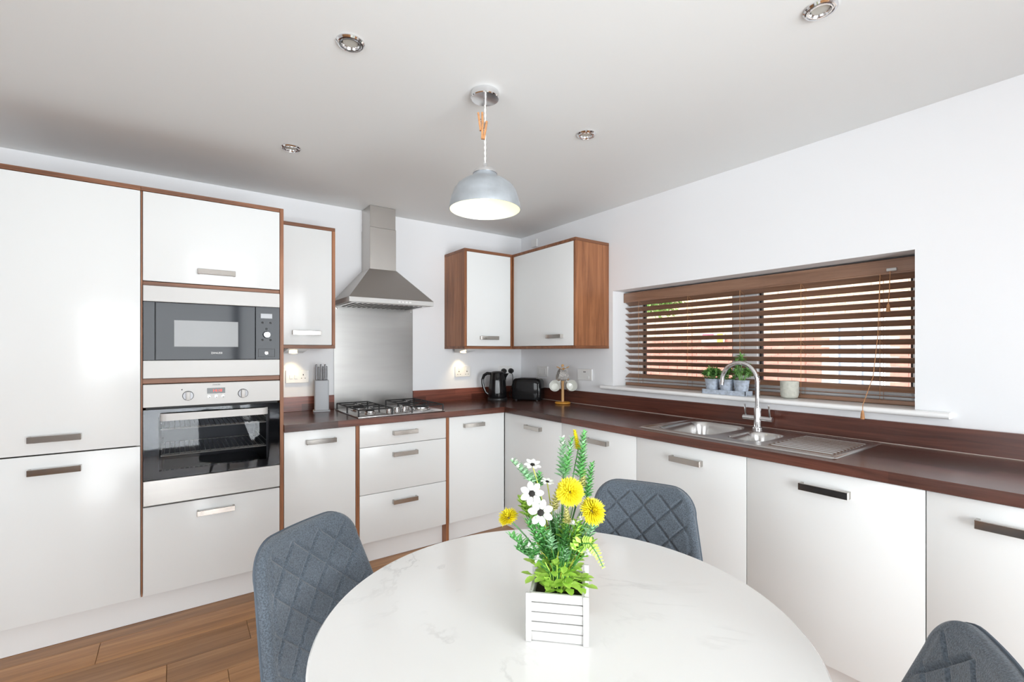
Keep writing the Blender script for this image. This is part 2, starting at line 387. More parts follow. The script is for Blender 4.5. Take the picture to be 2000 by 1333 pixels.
# window over the sink
win = struct(G().box(.195, .26, WY0, WY0+.055, 1.068, WZ1, .004).box(.195, .26, WY1-.10, WY1, 1.068, WZ1, .004)
             .box(.195, .26, WY0+.055, WY1-.10, WZ1-.075, WZ1, .004).box(.195, .26, WY0+.055, WY1-.10, 1.068, 1.135, .004)
             .box(.195, .26, -2.054, -1.90, 1.135, WZ1-.075, .004), 'window_1', M['upvc'])
win['label'] = 'white framed kitchen window above the sink'
for a, b in ((WY0+.055, -2.054), (-1.90, WY1-.10)):
    build(G().box(.226, .232, a, b, 1.135, WZ1-.075), 'pane', M['glass'], win, False)
    build(G().box(.216, .242, a, a+.012, 1.135, WZ1-.075).box(.216, .242, b-.012, b, 1.135, WZ1-.075).box(.216, .242, a, b, 1.135, 1.147).box(.216, .242, a, b, WZ1-.087, WZ1-.075), 'gasket', M['gasket'], win, False)
gs = G()
prof = []
for k in range(9):
    a = R(90+180*k/8); prof.append((-.040+.013*math.cos(a), 1.055+.013*math.sin(a)))
gs.prism([(-.0005, 1.068)]+prof+[(-.0005, 1.042)], 'y', -2.936, -1.034)
gs.box(-.001, .20, WY0, WY1, 1.0405, 1.068)
build(gs, 'window_sill', M['trimw'], win)
# unseen side window and patio door, added behind the camera for the fill lamps
w2 = struct(G().box(XL-.16, XL-.1, -4.5, -4.44, .75, 2.05).box(XL-.16, XL-.1, -2.36, -2.3, .75, 2.05).box(XL-.16, XL-.1, -4.44, -2.36, 1.99, 2.05)
            .box(XL-.16, XL-.1, -4.44, -2.36, .75, .81).box(XL-.16, XL-.1, -3.43, -3.37, .81, 1.99), 'added_window', M['upvc'])
for a, b in ((-4.44, -3.43), (-3.37, -2.36)): build(G().box(XL-.134, XL-.128, a, b, .81, 1.99), 'pane', M['glass'], w2, False)
d1 = struct(G().box(-3.05, -2.98, YR-.09, YR-.03, 0, 2.2).box(-.82, -.75, YR-.09, YR-.03, 0, 2.2).box(-2.98, -.82, YR-.09, YR-.03, 2.13, 2.2)
            .box(-2.98, -.82, YR-.09, YR-.03, 0, .07).box(-1.945, -1.855, YR-.09, YR-.03, .07, 2.13), 'added_patio_door', M['upvc'])
for a, b in ((-2.98, -1.945), (-1.855, -.82)): build(G().box(a, b, YR-.063, YR-.057, .07, 2.13), 'pane', M['glass'], d1, False)

# ------------------------------------------------------------------ cabinets
YD = -.6; DB = .1415
def handle(door, c, ax, L=.165):
    """flat bow handle; c = centre on the door face, ax = 'x' (faces -y) or 'y' (faces -x)"""
    g = G(); h = .0135
    def bx(a0, a1, o0, o1):
        if ax == 'x': g.box(c[0]+a0, c[0]+a1, c[1]-o1, c[1]-o0, c[2]-h, c[2]+h, .0012)
        else: g.box(c[0]-o1, c[0]-o0, c[1]+a0, c[1]+a1, c[2]-h, c[2]+h, .0012)
    bx(-L/2, L/2, .024, .030); bx(-L/2, -L/2+.010, 0, .0245); bx(L/2-.010, L/2, 0, .0245)
    return build(g, 'handle', M['nickel'], door)
def carcass(root, x0, x1, y0, y1, z0, z1, face, m=None, t=.016, name='carcass', top=True):
    g = G()
    if face == '-y': g.box(x0, x0+t, y0, y1, z0, z1).box(x1-t, x1, y0, y1, z0, z1).box(x0+t, x1-t, y1-t, y1, z0, z1); e = (x0+t, x1-t, y0, y1-t)
    else: g.box(x0, x1, y0, y0+t, z0, z1).box(x0, x1, y1-t, y1, z0, z1).box(x1-t, x1, y0+t, y1-t, z0, z1); e = (x0, x1-t, y0+t, y1-t)
    g.box(*e, z0, z0+t)
    if top: g.box(*e, z1-t, z1)
    return build(g, name, m or M['carc'], root, False)
def door_y(root, x0, x1, z0, z1, yf=YD, name='door', gap=.0015, th=.019):
    return build(G().box(x0+gap, x1-gap, yf, yf+th, z0+gap, z1-gap, .0013, 2), name, M['gloss'], root)
def door_x(root, y0, y1, z0, z1, xf=-.6, name='door', gap=.0015, th=.019):
    return build(G().box(xf, xf+th, y0+gap, y1-gap, z0+gap, z1-gap, .0013, 2), name, M['gloss'], root)

# tall fridge housing
t = thing('tall_cabinet', 'tall gloss white cabinet at the left edge with two stacked doors', 'cabinet', (-3.01, -.3, 0))
carcass(t, -3.315, -2.714, -.578, -.004, DB, 2.084, '-y')
build(G().box(-3.33, -2.7125, -.6, -.002, 2.086, 2.107, .001), 'top_panel', M['walnut_h'], t)
d = door_y(t, -3.315, -2.713, .868, 2.085); handle(d, (-3.006, YD, .937), 'x', .172)
d = door_y(t, -3.315, -2.713, DB, .865); handle(d, (-3.006, YD, .796), 'x', .172)
# tall oven housing
t = thing('oven_housing_cabinet', 'tall walnut edged cabinet housing the microwave and the oven', 'cabinet', (-2.4, -.3, 0))
build(G().box(-2.712, -2.7065, -.592, -.002, DB, 2.085), 'side_panel', M['walnut_v'], t)
build(G().box(-2.110, -2.0915, -.6, -.002, 0.001, 2.107, .001), 'side_panel', M['walnut_v'], t)
build(G().box(-2.7120, -2.1105, -.6, -.002, 2.086, 2.107, .001), 'top_panel', M['walnut_h'], t)
build(G().box(-2.7058, -2.1105, -.02, -.004, DB, 2.085), 'back_panel', M['carc'], t)
for z0, z1 in ((1.637, 1.655), (1.161, 1.1845)):
    build(G().box(-2.7058, -2.1105, -.59, -.022, z0, z1, .001), 'shelf', M['walnut_h'], t)
build(G().box(-2.7058, -2.1105, -.575, -.022, .552, .568), 'shelf', M['carc'], t)
d = door_y(t, -2.7058, -2.1105, 1.656, 2.085); handle(d, (-2.406, YD, 1.720), 'x')
d = door_y(t, -2.7058, -2.1105, DB, .568, name='drawer_front'); handle(d, (-2.4085, YD, .503), 'x')

# microwave
XA, XB = -2.7035, -2.113
t = thing('microwave', 'built-in black glass microwave with pale steel trims above the oven', 'microwave', (-2.405, -.4, 1.1855))
build(G().box(XA+.02, XB-.02, -.575, -.12, 1.187, 1.632), 'body', M['blackm'], t, False)
build(G().box(XA, XB, -.612, -.576, 1.558, 1.634, .002), 'trim', M['steelw'], t)
build(G().box(XA, XB, -.612, -.576, 1.1865, 1.273, .002), 'trim', M['steelw'], t)
build(G().box(XA, -2.659, -.608, -.576, 1.2745, 1.5565, .001), 'side_strip', M['mwglass'], t)
d = build(G().box(-2.656, -2.232, -.611, -.576, 1.2755, 1.5555, .0015), 'door', M['mwglass'], t)
build(G().box(-2.583, -2.311, -.6125, -.6105, 1.341, 1.471), 'door_window', M['mwwin'], d, False)
text_mesh('ZANUSSI', .0125, M['pvc'], d, 'badge', (-2.406, -.6115, 1.309), (R(90), 0, 0))
d = build(G().box(-2.229, XB, -.609, -.576, 1.2745, 1.5565, .001), 'control_panel', M['mwglass'], t)
build(G().box(-2.205, -2.150, -.6105, -.6085, 1.496, 1.521), 'display', M['lcd'], d, False)
for bx, bz in ((-2.197, 1.472), (-2.158, 1.472), (-2.178, 1.439), (-2.197, 1.379), (-2.158, 1.379)):
    build(G().lathe([(.0001, .004), (.0045, .003), (.0055, 0)], (bx, -.609, bz), 12, Matrix.Rotation(R(90), 4, 'X')), 'button', M['blackm'], d)
build(G().lathe([(.0001, .022), (.015, .021), (.0175, .017), (.019, 0)], (-2.177, -.609, 1.408), 24, Matrix.Rotation(R(90), 4, 'X')), 'knob', M['chrome'], d)
g = G()
for a in ((-2.217, -2.137, 1.330, 1.3315), (-2.217, -2.137, 1.288, 1.2895), (-2.217, -2.2155, 1.288, 1.3315), (-2.1385, -2.137, 1.288, 1.3315)): g.box(a[0], a[1], -.6098, -.6088, a[2], a[3])
bt = build(g, 'door_button', M['gasket'], d, False)
build(G().lathe([(.0001, .003), (.009, .002), (.011, 0)], (-2.176, -.609, 1.309), 16, Matrix.Rotation(R(90), 4, 'X')), 'button', M['chrome'], d)

# oven
t = thing('oven', 'built-in steel and black glass oven under the microwave', 'oven', (-2.405, -.4, .569))
g = G(); oz0, oz1 = .60, 1.04
g.box(XA+.012, XA+.06, -.574, -.10, oz0, oz1).box(XB-.06, XB-.012, -.574, -.10, oz0, oz1).box(XA+.06, XB-.06, -.12, -.10, oz0, oz1)
g.box(XA+.06, XB-.06, -.574, -.12, oz0, oz0+.05).box(XA+.06, XB-.06, -.574, -.12, oz1-.05, oz1).box(XA+.012, XB-.012, -.574, -.10, 1.041, 1.155)
build(g, 'cavity', M['cavity'], t, False)
cp = build(G().box(XA, XB, -.616, -.575, 1.048, 1.158, .002), 'control_panel', M['steelw'], t)
for kx in (-2.527, -2.289):
    k = build(G().lathe([(.0001, .008), (.021, .008), (.0235, .005), (.024, 0)], (kx, -.616, 1.097), 28, Matrix.Rotation(R(90), 4, 'X')), 'knob', M['knife'], cp)
    build(G().box(kx-.009, kx+.009, -.642, -.6235, 1.076, 1.118, .003, 2), 'grip', M['steelw'], k)
dsp = build(G().box(-2.448, -2.370, -.6175, -.6155, 1.103, 1.131), 'display', M['black'], cp, False)
text_mesh('14:18', .019, M['red_led'], dsp, 'digits', (-2.404, -.6180, 1.117), (R(90), 0, 0))
for kx in (-2.440, -2.409, -2.379): build(G().lathe([(.0001, .004), (.006, .0035), (.007, 0)], (kx, -.616, 1.088), 14, Matrix.Rotation(R(90), 4, 'X')), 'button', M['chrome'], cp)
text_mesh('ZANUSSI', .0085, M['gasket'], cp, 'badge', (-2.408, -.6165, 1.147), (R(90), 0, 0))
build(G().lathe([(.0001, .002), (.0028, .002), (.003, 0)], (-2.552, -.616, 1.128), 10, Matrix.Rotation(R(90), 4, 'X')), 'indicator', M['gasket'], cp)
dr = build(G().box(XA, XB, -.614, -.608, .697, 1.036, .001), 'door_glass', M['ovglass'], t, False)
build(G().box(XA, XB, -.607, -.577, .697, .735).box(XA, XB, -.607, -.577, 1.0, 1.036).box(XA, -2.645, -.607, -.577, .735, 1.0).box(-2.165, XB, -.607, -.577, .735, 1.0), 'door_frame', M['black'], t, False)
build(G().box(XA, XB, -.616, -.577, .5765, .696, .002), 'trim', M['steel_h'], t)
build(G().box(XA+.01, XB-.01, -.60, -.576, 1.0365, 1.0475), 'vent_gap', M['gasket'], t, False)
g = G()
pts = []
for k in range(7): a = R(180+90*k/6); pts.append((-2.640+.03+.03*math.cos(a), -.640+.03-.0+.03*math.sin(a)))
path = [(-2.640, -.608)]+pts+[(-2.206+.0, -.640)]
pts2 = []
for k in range(7): a = R(270+90*k/6); pts2.append((-2.172-.03+.03*math.cos(a), -.640+.03+.03*math.sin(a)))
path = [(-2.640, -.612)]+pts+pts2+[(-2.172, -.612)]
inner = [(x*1.0+(.006 if x < -2.5 else (-.006 if x > -2.3 else 0))*(1 if yy > -.639 else .6), min(yy+.007, -.612)) for x, yy in path]
g.prism(path+inner[::-1], 'z', .981, 1.016)
build(g, 'door_handle', M['steelw'], dr)
for z in (.80, .93):
    g = G()
    for yy in (-.56, -.52, -.14): g.tube([(-2.635, yy, z), (-2.175, yy, z)], .0028, 6)
    for i in range(21): xx = -2.625+i*.022; g.tube([(xx, -.56, z), (xx, -.14, z)], .0016, 5)
    for sx in (-2.635, -2.175): g.tube([(sx, -.56, z), (sx, -.14, z)], .0028, 6)
    for sx in (-2.635, -2.175): g.tube([(sx, -.545, z+.03), (sx, -.15, z+.03)], .002, 5)
    build(g, 'rack', M['rack'], t)
build(G().box(-2.63, -2.18, -.55, -.15, .700, .704).box(-2.63, -2.18, -.552, -.548, .70, .725), 'tray', M['cavity'], t, False)

# base cabinets along the back wall
ZB = .867
t = thing('base_cabinet', 'narrow gloss white base cabinet beside the tall oven housing', 'cabinet', (-1.89, -.3, 0))
carcass(t, -2.090, -1.695, -.578, -.025, DB, ZB, '-y')
d = door_y(t, -2.0905, -1.6945, DB, ZB); handle(d, (-1.895, YD, .801), 'x')
build(G().box(-1.694, -1.6725, -.6, -.025, 0.001, ZB, .001), 'end_panel', M['walnut_v'], t)
t = thing('drawer_cabinet', 'gloss white three drawer cabinet under the gas hob', 'cabinet', (-1.378, -.3, 0))
carcass(t, -1.672, -1.085, -.578, -.025, DB, ZB, '-y', top=False)
for z0, z1, hz in ((DB, .4375, .367), (.4375, .7285, .667), (.7285, ZB, .802)):
    d = door_y(t, -1.672, -1.0845, z0, z1, name='drawer'); handle(d, (-1.382, YD, hz), 'x')
build(G().box(-1.0840, -1.0625, -.6, -.025, 0.001, ZB, .001), 'end_panel', M['walnut_v'], t)
t = thing('base_cabinet', 'gloss white corner base cabinet between the drawers and the corner', 'cabinet', (-.83, -.3, 0))
carcass(t, -1.062, -.605, -.578, -.025, DB, ZB, '-y')
d = door_y(t, -1.0620, -.6035, DB, ZB); handle(d, (-.871, YD, .801), 'x')
# base cabinets along the right wall
RB = [(-1.229, -.6005, -.953, 'gloss white base cabinet in the corner facing away from the window wall'),
      (-1.818, -1.229, -1.545, 'gloss white base cabinet behind the flowers, left of the sink cabinet'),
      (-2.404, -1.818, -2.119, 'gloss white base cabinet under the sink bowls'),
      (-2.990, -2.404, -2.701, 'gloss white base cabinet under the sink drainer'),
      (-3.390, -2.990, -3.190, 'gloss white base cabinet at the right edge of the picture')]
for y0, y1, hy, lb in RB:
    t = thing('base_cabinet', lb, 'cabinet', (-.3, (y0+y1)/2, 0))
    carcass(t, -.578, -.025, y0+.0005, min(y1, -.6015)-.0005, DB, ZB, '-x', top=(y0 > -2 or y0 < -3))
    d = door_x(t, y0, y1 if y1 < -.61 else -.6, DB, ZB); handle(d, (-.6, hy, .798), 'y')
solo(G().box(-3.315, -2.1105, -.541, -.525, .001, .1405, .001), 'plinth_board', M['plinth'], 'white plinth board under the tall cabinets', 'plinth', (-2.71, -.53, 0))
solo(G().box(-2.0910, -1.6945, -.541, -.525, .001, .1405, .001), 'plinth_board', M['plinth'], 'short white plinth board under the narrow cabinet beside the oven housing', 'plinth', (-1.89, -.53, 0))
solo(G().box(-1.6720, -1.0845, -.541, -.525, .001, .1405, .001), 'plinth_board', M['plinth'], 'white plinth board under the three drawer cabinet', 'plinth', (-1.38, -.53, 0))
solo(G().box(-1.0620, -.5415, -.541, -.525, .001, .1405, .001), 'plinth_board', M['plinth'], 'white plinth board under the corner cabinet', 'plinth', (-.8, -.53, 0))
solo(G().box(-.541, -.525, -3.39, -.5245, .001, .1405, .001), 'plinth_board', M['plinth'], 'long white plinth board under the sink run', 'plinth', (-.53, -1.95, 0))

# worktops with the cut-outs of hob and sink
ZT0, ZT1 = .8705, .910
g = G().cells([-2.0910, -1.64, -1.13, 0], [-.6225, -.55, -.14, 0], ZT0, ZT1, {(1, 1)})
solo(g, 'worktop', M['top_x'], 'dark brown wood effect worktop along the back wall around the hob', 'worktop', (-1.05, -.3, ZT0), smooth=False)
g = G().cells([-.6180, -.525, -.075, 0], [-3.41, -2.415, -1.835, -.6228], ZT0, ZT1, {(1, 1)})
solo(g, 'worktop', M['top_y'], 'dark brown wood effect worktop along the window wall around the sink', 'worktop', (-.3, -2.0, ZT0), smooth=False)
ZU = 1.0085
solo(G().box(-2.0910, -1.665, -.020, -.0005, .9103, ZU, .001), 'upstand', M['ups_x'], 'short dark wood upstand behind the knife block', 'upstand', (-1.88, -.01, .91))
solo(G().box(-1.066, -.0205, -.020, -.0005, .9103, ZU, .001), 'upstand', M['ups_x'], 'dark wood upstand on the back wall behind the kettle', 'upstand', (-.54, -.01, .91))
solo(G().box(-.020, -.0005, -3.41, -.0005, .9103, ZU, .001), 'upstand', M['ups_y'], 'long dark wood upstand under the window sill', 'upstand', (-.01, -1.7, .91))
build(G().box(-.0235, -.0202, -3.41, -.025, .9103, .9130, .001), 'sealant', M['seal'], D.objects['upstand.002'], label='pale sealant bead')

# wall cabinets
YW = -.33
t = thing('wall_cabinet', 'narrow walnut framed wall cabinet left of the cooker hood', 'cabinet', (-1.915, -.16, 1.336))
carcass(t, -2.090, -1.763, -.31, -.004, 1.357, 2.089, '-y')
build(G().box(-2.0910, -1.742, YW, -.002, 2.090, 2.111, .001), 'top_panel', M['walnut_h'], t)
build(G().box(-2.0910, -1.742, YW, -.002, 1.336, 1.356, .001), 'bottom_panel', M['walnut_h'], t)
build(G().box(-1.762, -1.742, YW, -.002, 1.3565, 2.0895, .001), 'side_panel', M['walnut_v'], t)
d = door_y(t, -2.0905, -1.7625, 1.357, 2.0895, YW)
pa, pb = at_y(571, 651, YW-.03), at_y(629, 650, YW-.03); handle(d, ((pa.x+pb.x)/2, YW, (pa.z+pb.z)/2), 'x')
t = thing('corner_wall_cabinet', 'L-shaped walnut wall cabinet with two white doors in the corner', 'cabinet', (-.3, -.3, 1.338))
XW = -.335
def lshape(z0, z1): return G().prism([(-.785, -.002), (-.785, YW), (XW, YW), (XW, -1.076), (-.002, -1.076), (-.002, -.002)], 'z', z0, z1)
build(lshape(2.089, 2.110), 'top_panel', M['walnut_h'], t); build(lshape(1.338, 1.358), 'bottom_panel', M['walnut_h'], t)
build(G().box(-.785, -.765, YW, -.002, 1.3585, 2.0885, .001), 'side_panel', M['walnut_v'], t)
build(G().box(XW, -.002, -1.076, -1.056, 1.3585, 2.0885, .001), 'side_panel', M['walnut_v'], t)
build(G().box(-.764, -.02, -.012, -.003, 1.3585, 2.0885).box(-.012, -.003, -1.055, -.013, 1.3585, 2.0885), 'back_panel', M['carc'], t, False)
build(G().box(XW-.018, XW-.0005, YW+.0005, YW+.020, 1.3585, 2.0885, .001).box(XW, XW+.018, YW-.018, YW-.0005, 1.3585, 2.0885, .001), 'corner_post', M['walnut_v'], t)
d = door_y(t, -.7645, XW-.0185, 1.3585, 2.0885, YW)
pa, pb = at_y(939, 660.5, YW-.03), at_y(977, 660.5, YW-.03); handle(d, ((pa.x+pb.x)/2, YW, (pa.z+pb.z)/2), 'x')
d = door_x(t, -1.0555, YW-.0185, 1.3585, 2.0885, XW)
pa, pb = at_x(1062, 658, XW-.03), at_x(1097, 657, XW-.03); handle(d, (XW, (pa.y+pb.y)/2, (pa.z+pb.z)/2), 'y')

# under-cabinet lights
def under_light(lbl, x, z):
    t = thing('cabinet_light', lbl, 'light', (x, -.16, z), 'wedge lights under the wall cabinets')
    build(G().prism([(-.27, z-.0005), (-.045, z-.0005), (-.045, z-.028), (-.06, z-.030)], 'x', x-.062, x+.062), 'housing', M['nickel'], t)
    build(G().lathe([(.0001, 0), (.026, 0)], (x, -.082, z-.0292), 20, Matrix.Rotation(R(8), 4, 'X')), 'lens', M['warm'], t)
    l = light('cabinet_spot', 'SPOT', Vector((x, -.075, z-.035))-OFF[t.as_pointer()], (R(14), 0, 0), 1.5, (1, .76, .42), spot_size=R(86), spot_blend=1.0, shadow_soft_size=.015)
    l.parent = t
under_light('wedge light glowing under the narrow wall cabinet', -1.945, 1.336)
under_light('wedge light glowing under the corner wall cabinet', -.655, 1.338)

# splashback and hood
t = thing('splashback', 'brushed steel splashback panel behind the hob', 'splashback', (-1.365, -.01, .911))
build(G().box(-1.664, -1.067, -.008, -.0005, .9105, 1.642), 'panel', M['steel_h'], t, False)
for x in (-1.648, -1.083): build(G().lathe([(.0001, .003), (.006, .002), (.007, 0)], (x, -.008, 1.625), 12, Matrix.Rotation(R(90), 4, 'X')), 'screw', M['chrome'], t)
t = thing('extractor_hood', 'brushed steel chimney cooker hood on the back wall', 'hood', (-1.377, -.2, 1.636))
hx0, hx1, hy, cx0, cx1, cy_ = -1.674, -1.079, -.40, -1.466, -1.272, -.18
g = G().add([(hx0, -.002, 1.672), (hx1, -.002, 1.672), (hx1, hy, 1.672), (hx0, hy, 1.672), (cx0-.003, -.002, 1.902), (cx1+.003, -.002, 1.902), (cx1+.003, cy_-.003, 1.902), (cx0-.003, cy_-.003, 1.902)],
            [(0, 1, 5, 4), (1, 2, 6, 5), (2, 3, 7, 6), (3, 0, 4, 7), (4, 5, 6, 7), (3, 2, 1, 0)])
can = build(g, 'canopy', M['steel'], t, False)
build(G().box(hx0, hx1, hy, -.002, 1.640, 1.6715, .001), 'rim', M['steelw'], t)
ft = build(G().box(hx0+.02, hx1-.02, hy+.025, -.03, 1.636, 1.6395), 'filter', M['sink'], t, False)
for k in range(14): build(G().box(hx0+.05+k*.036, hx0+.062+k*.036, hy+.05, -.06, 1.634, 1.6365), 'slot', M['gasket'], ft, False)
build(G().box(cx0, cx1, cy_, -.002, 1.9025, 2.20, .001), 'chimney', M['steel'], t)
build(G().box(cx0+.003, cx1-.003, cy_+.003, -.002, 2.2005, 2.353, .001), 'chimney_extension', M['steel'], t)
for k in range(4): bx = -1.345+k*.026; build(G().box(bx, bx+.017, hy-.003, hy, 1.650, 1.660, .001), 'button', M['pvc'], t)

# hob
HZ = .9105
t = thing('gas_hob', 'four burner steel gas hob with black pan supports', 'hob', (-1.385, -.345, HZ))
build(G().box(-1.680, -1.091, -.602, -.09, HZ, .918, .003, 2), 'plate', M['sink'], t)
for bx, by, br in ((-1.565, -.245, .042), (-1.565, -.475, .030), (-1.22, -.245, .034), (-1.20, -.455, .05)):
    b_ = build(G().lathe([(br*1.25, 0), (br*1.2, .006), (br, .010), (br, .018), (.0001, .018)], (bx, by, .9182), 24), 'burner', M['sink'], t)
    build(G().lathe([(br*.86, 0), (br*.86, .005), (br*.7, .008), (.0001, .008)], (bx, by, .9364), 20), 'burner_cap', M['iron'], b_)
for x0, x1 in ((-1.672, -1.46), (-1.325, -1.10)):
    g = G(); z = .958; y0, y1 = -.585, -.115; xm = (x0+x1)/2; ym = (y0+y1)/2
    g.tube([(x0, y0, z), (x1, y0, z), (x1, y1, z), (x0, y1, z), (x0, y0, z)], .0045, 6)
    g.tube([(x0, ym, z), (x1, ym, z)], .0045, 6)
    for yc in ((y0+ym)/2, (ym+y1)/2):
        for dx in (-1, 1): g.tube([(xm+dx*(x1-x0)/2, yc, z), (xm+dx*.022, yc, z)], .004, 6)
        for dy in (-1, 1): g.tube([(xm, yc+dy*(y1-ym)/2, z), (xm, yc+dy*.022, z)], .004, 6)
    for x in (x0, x1):
        for y in (y0, ym, y1): g.tube([(x, y, z), (x, y, .9185)], .005, 6)
    build(g, 'pan_support', M['iron'], t)
for u, v in ((759.5, 806), (775, 804.5), (790, 803), (805, 802)):
    p = at_z(u, v, .9185)
    build(G().lathe([(.0001, .030), (.013, .030), (.0155, .026), (.0175, .004), (.019, 0)], (p.x, max(p.y, -.585), .9182), 20), 'knob', M['chrome'], t)

# sink
t = thing('sink', 'stainless steel one and a half bowl sink with ribbed drainer', 'sink', (-.3, -2.26, .911))
def rr(x, y, x0, x1, y0, y1, r):
    dx = max(x0+r-x, 0, x-(x1-r)); dy = max(y0+r-y, 0, y-(y1-r))
    if dx > 0 and dy > 0: return r-math.hypot(dx, dy)
    return min(x-x0, x1-x, y-y0, y1-y)
def sstep(a): a = min(1, max(0, a)); return a*a*(3-2*a)
SX0, SX1, SY0, SY1 = -.560, -.050, -2.720, -1.798
def sink_f(i, j):
    x = SX0+(SX1-SX0)*i; y = SY0+(SY1-SY0)*j
    e = rr(x, y, SX0, SX1, SY0, SY1, .02)
    z = .9105+.006*sstep(e/.006)-.004*sstep((e-.018)/.012)
    z -= .135*sstep(rr(x, y, -.505, -.095, -2.165, -1.855, .075)/.035)
    z -= .105*sstep(rr(x, y, -.475, -.185, -2.395, -2.225, .07)/.032)
    dd = rr(x, y, -.505, -.105, -2.695, -2.43, .02)
    if dd > 0: z += .0035*sstep(dd/.02)*math.sin((x+.505)/.4*PI*22)
    return Vector((x, y, z))
gg = G().grid(sink_f, 150, 230)
build(gg, 'basin', M['sink'], t, True, 60)
build(G().lathe([(.0001, .003), (.03, .003), (.04, .001), (.042, 0)], (-.30, -2.01, .7725), 20), 'waste', M['chrome'], t)
build(G().lathe([(.0001, .003), (.024, .003), (.03, 0)], (-.33, -2.31, .8025), 20), 'waste', M['chrome'], t)
# tap
tx, ty = -.105, -2.203
t = thing('mixer_tap', 'chrome swan neck mixer tap with two lever handles', 'tap', (tx, ty, .913))
build(G().lathe([(.026, 0), (.026, .006), (.019, .012), (.0175, .10), (.0145, .115), (.0001, .115)], (tx, ty, .9135), 20), 'body', M['chrome'], t)
pts = [(tx, ty, 1.02), (tx, ty, 1.157)]
for k in range(1, 17): a = R(180*k/17); pts.append((tx, -2.106-.097*math.cos(a), 1.157+.099*math.sin(a)))
pts += [(tx, -2.0085, 1.150), (tx, -2.006, 1.132)]
build(G().tube(pts, .0115, 14), 'spout', M['chrome'], t)
build(G().cyl((tx, -2.128, .968), (tx, -2.279, .968), .0125, n=16), 'crossbar', M['chrome'], t)
for y in (-2.141, -2.265):
    build(G().tube([(tx, y, .975), (tx-.004, y, 1.0), (tx-.010, y, 1.038)], [.0055, .005, .0045], 10), 'lever', M['chrome'], t)

# ------------------------------------------------------------------ things on the worktop
t = thing('knife_block', 'light grey knife block beside the hob', 'knife block', (-1.772, -.10, .9102))
KR = Matrix.Translation((-1.772, -.105, .9102)) @ Matrix.Rotation(R(-12), 4, 'Z')
g = G(); g.M = KR; g.vbox(-.046, .046, -.036, .036, .010, .212, .012, 4, .003); build(g, 'body', M['grey'], t)
g = G(); g.M = KR; g.vbox(-.054, .054, -.044, .044, 0, .010, .010, 4, .002); build(g, 'base', M['grey'], t)
for i, (kx, ky, hh) in enumerate(((-.032, -.012, .108), (-.018, .014, .09), (-.004, -.012, .108), (.010, .014, .092), (.022, -.012, .108), (.033, .013, .093))):
    pos = ['leftmost, front row', 'left, back row', 'middle, front row', 'middle, back row', 'right, front row', 'rightmost, back row'][i]
    k = thing('knife', 'grey handled knife in the knife block, '+pos, 'knife', KR @ Vector((kx, ky, .2125)), 'knives in the block')
    g = G(); g.M = KR @ Matrix.Translation((kx, ky, .2128)); g.vbox(-.0055, .0055, -.009, .009, 0, hh, .004, 3, .003); build(g, 'handle', M['knife'], k)

# kettle
kp = Vector((-.385, -.185, .9102))
t = thing('kettle', 'black jug kettle with loop handle in the corner', 'kettle', kp)
KM = Matrix.Translation(kp) @ Matrix(((RT.x, FW.x, 0, 0), (RT.y, FW.y, 0, 0), (0, 0, 1, 0), (0, 0, 0, 1)))
def KG(): g = G(); g.M = KM; return g
build(KG().lathe([(.082, 0), (.084, .006), (.082, .018), (.074, .022)], n=28), 'base', M['blackm'], t)
bd = build(KG().lathe([(.076, .023), (.078, .03), (.076, .08), (.070, .15), (.063, .205), (.058, .226), (.0001, .228)], n=32), 'body', M['black'], t)
build(KG().lathe([(.056, .2285), (.054, .234), (.035, .241), (.0001, .243)], n=28), 'lid', M['blackm'], t)
build(KG().add([(.052, -.026, .222), (.052, .026, .222), (.096, -.006, .224), (.096, .006, .224), (.064, -.02, .165), (.064, .02, .165), (.078, -.003, .195), (.078, .003, .195)],
               [(0, 2, 3, 1), (0, 4, 6, 2), (1, 3, 7, 5), (4, 5, 7, 6), (2, 6, 7, 3), (0, 1, 5, 4)]), 'spout', M['black'], t)
hp = [(-.052, 0, .222), (-.085, 0, .224), (-.112, 0, .208), (-.124, 0, .175), (-.124, 0, .14), (-.114, 0, .10), (-.098, 0, .065), (-.072, 0, .044)]
build(KG().tube(hp, [.011, .013, .013, .012, .012, .011, .010, .008], 10), 'handle', M['black'], t)
build(KG().box(-.014, .014, -.0815, -.070, .06, .17, .004, 2), 'water_gauge', M['mwwin'], bd)

# toaster
td = Vector((.58, -.815, 0)).normalized(); tn = Vector((-.815, -.58, 0)).normalized()
tc_ = Vector((-.175, -.335, .9102))
TM = Matrix.Translation(tc_) @ Matrix(((td.x, -tn.x, 0, 0), (td.y, -tn.y, 0, 0), (0, 0, 1, 0), (0, 0, 0, 1)))
t = thing('toaster', 'black two slot toaster beside the kettle', 'toaster', tc_)
g = G(); g.M = TM
def toast_f(i, j):
    a = 2*PI*i; zz = [0.010, .03, .09, .135, .16, .174, .181, .184, .184][int(round(j*8))]; s = [.97, 1, 1, .985, .955, .90, .82, .70, 0][int(round(j*8))]
    ex = .32; cx_ = math.copysign(abs(math.cos(a))**ex, math.cos(a)); sx_ = math.copysign(abs(math.sin(a))**ex, math.sin(a))
    return Vector((.128*cx_*s, .075*sx_*(s if s > 0 else 0), zz))
g.grid(toast_f, 48, 8); bd = build(g, 'body', M['black'], t, True, 60)
for yy in (-.028, .028):
    g = G(); g.M = TM; g.box(-.075, .075, yy-.013, yy+.013, .1838, .1852); build(g, 'slot', M['gasket'], bd, False)
g = G(); g.M = TM; g.box(-.139, -.126, -.018, .018, .10, .115, .003); build(g, 'lever', M['blackm'], t)
for sx in (-.09, .09):
    for sy in (-.05, .05): g = G(); g.M = TM; g.cyl((sx, sy, 0), (sx, sy, .0115), .010, n=12); build(g, 'foot', M['blackm'], t)

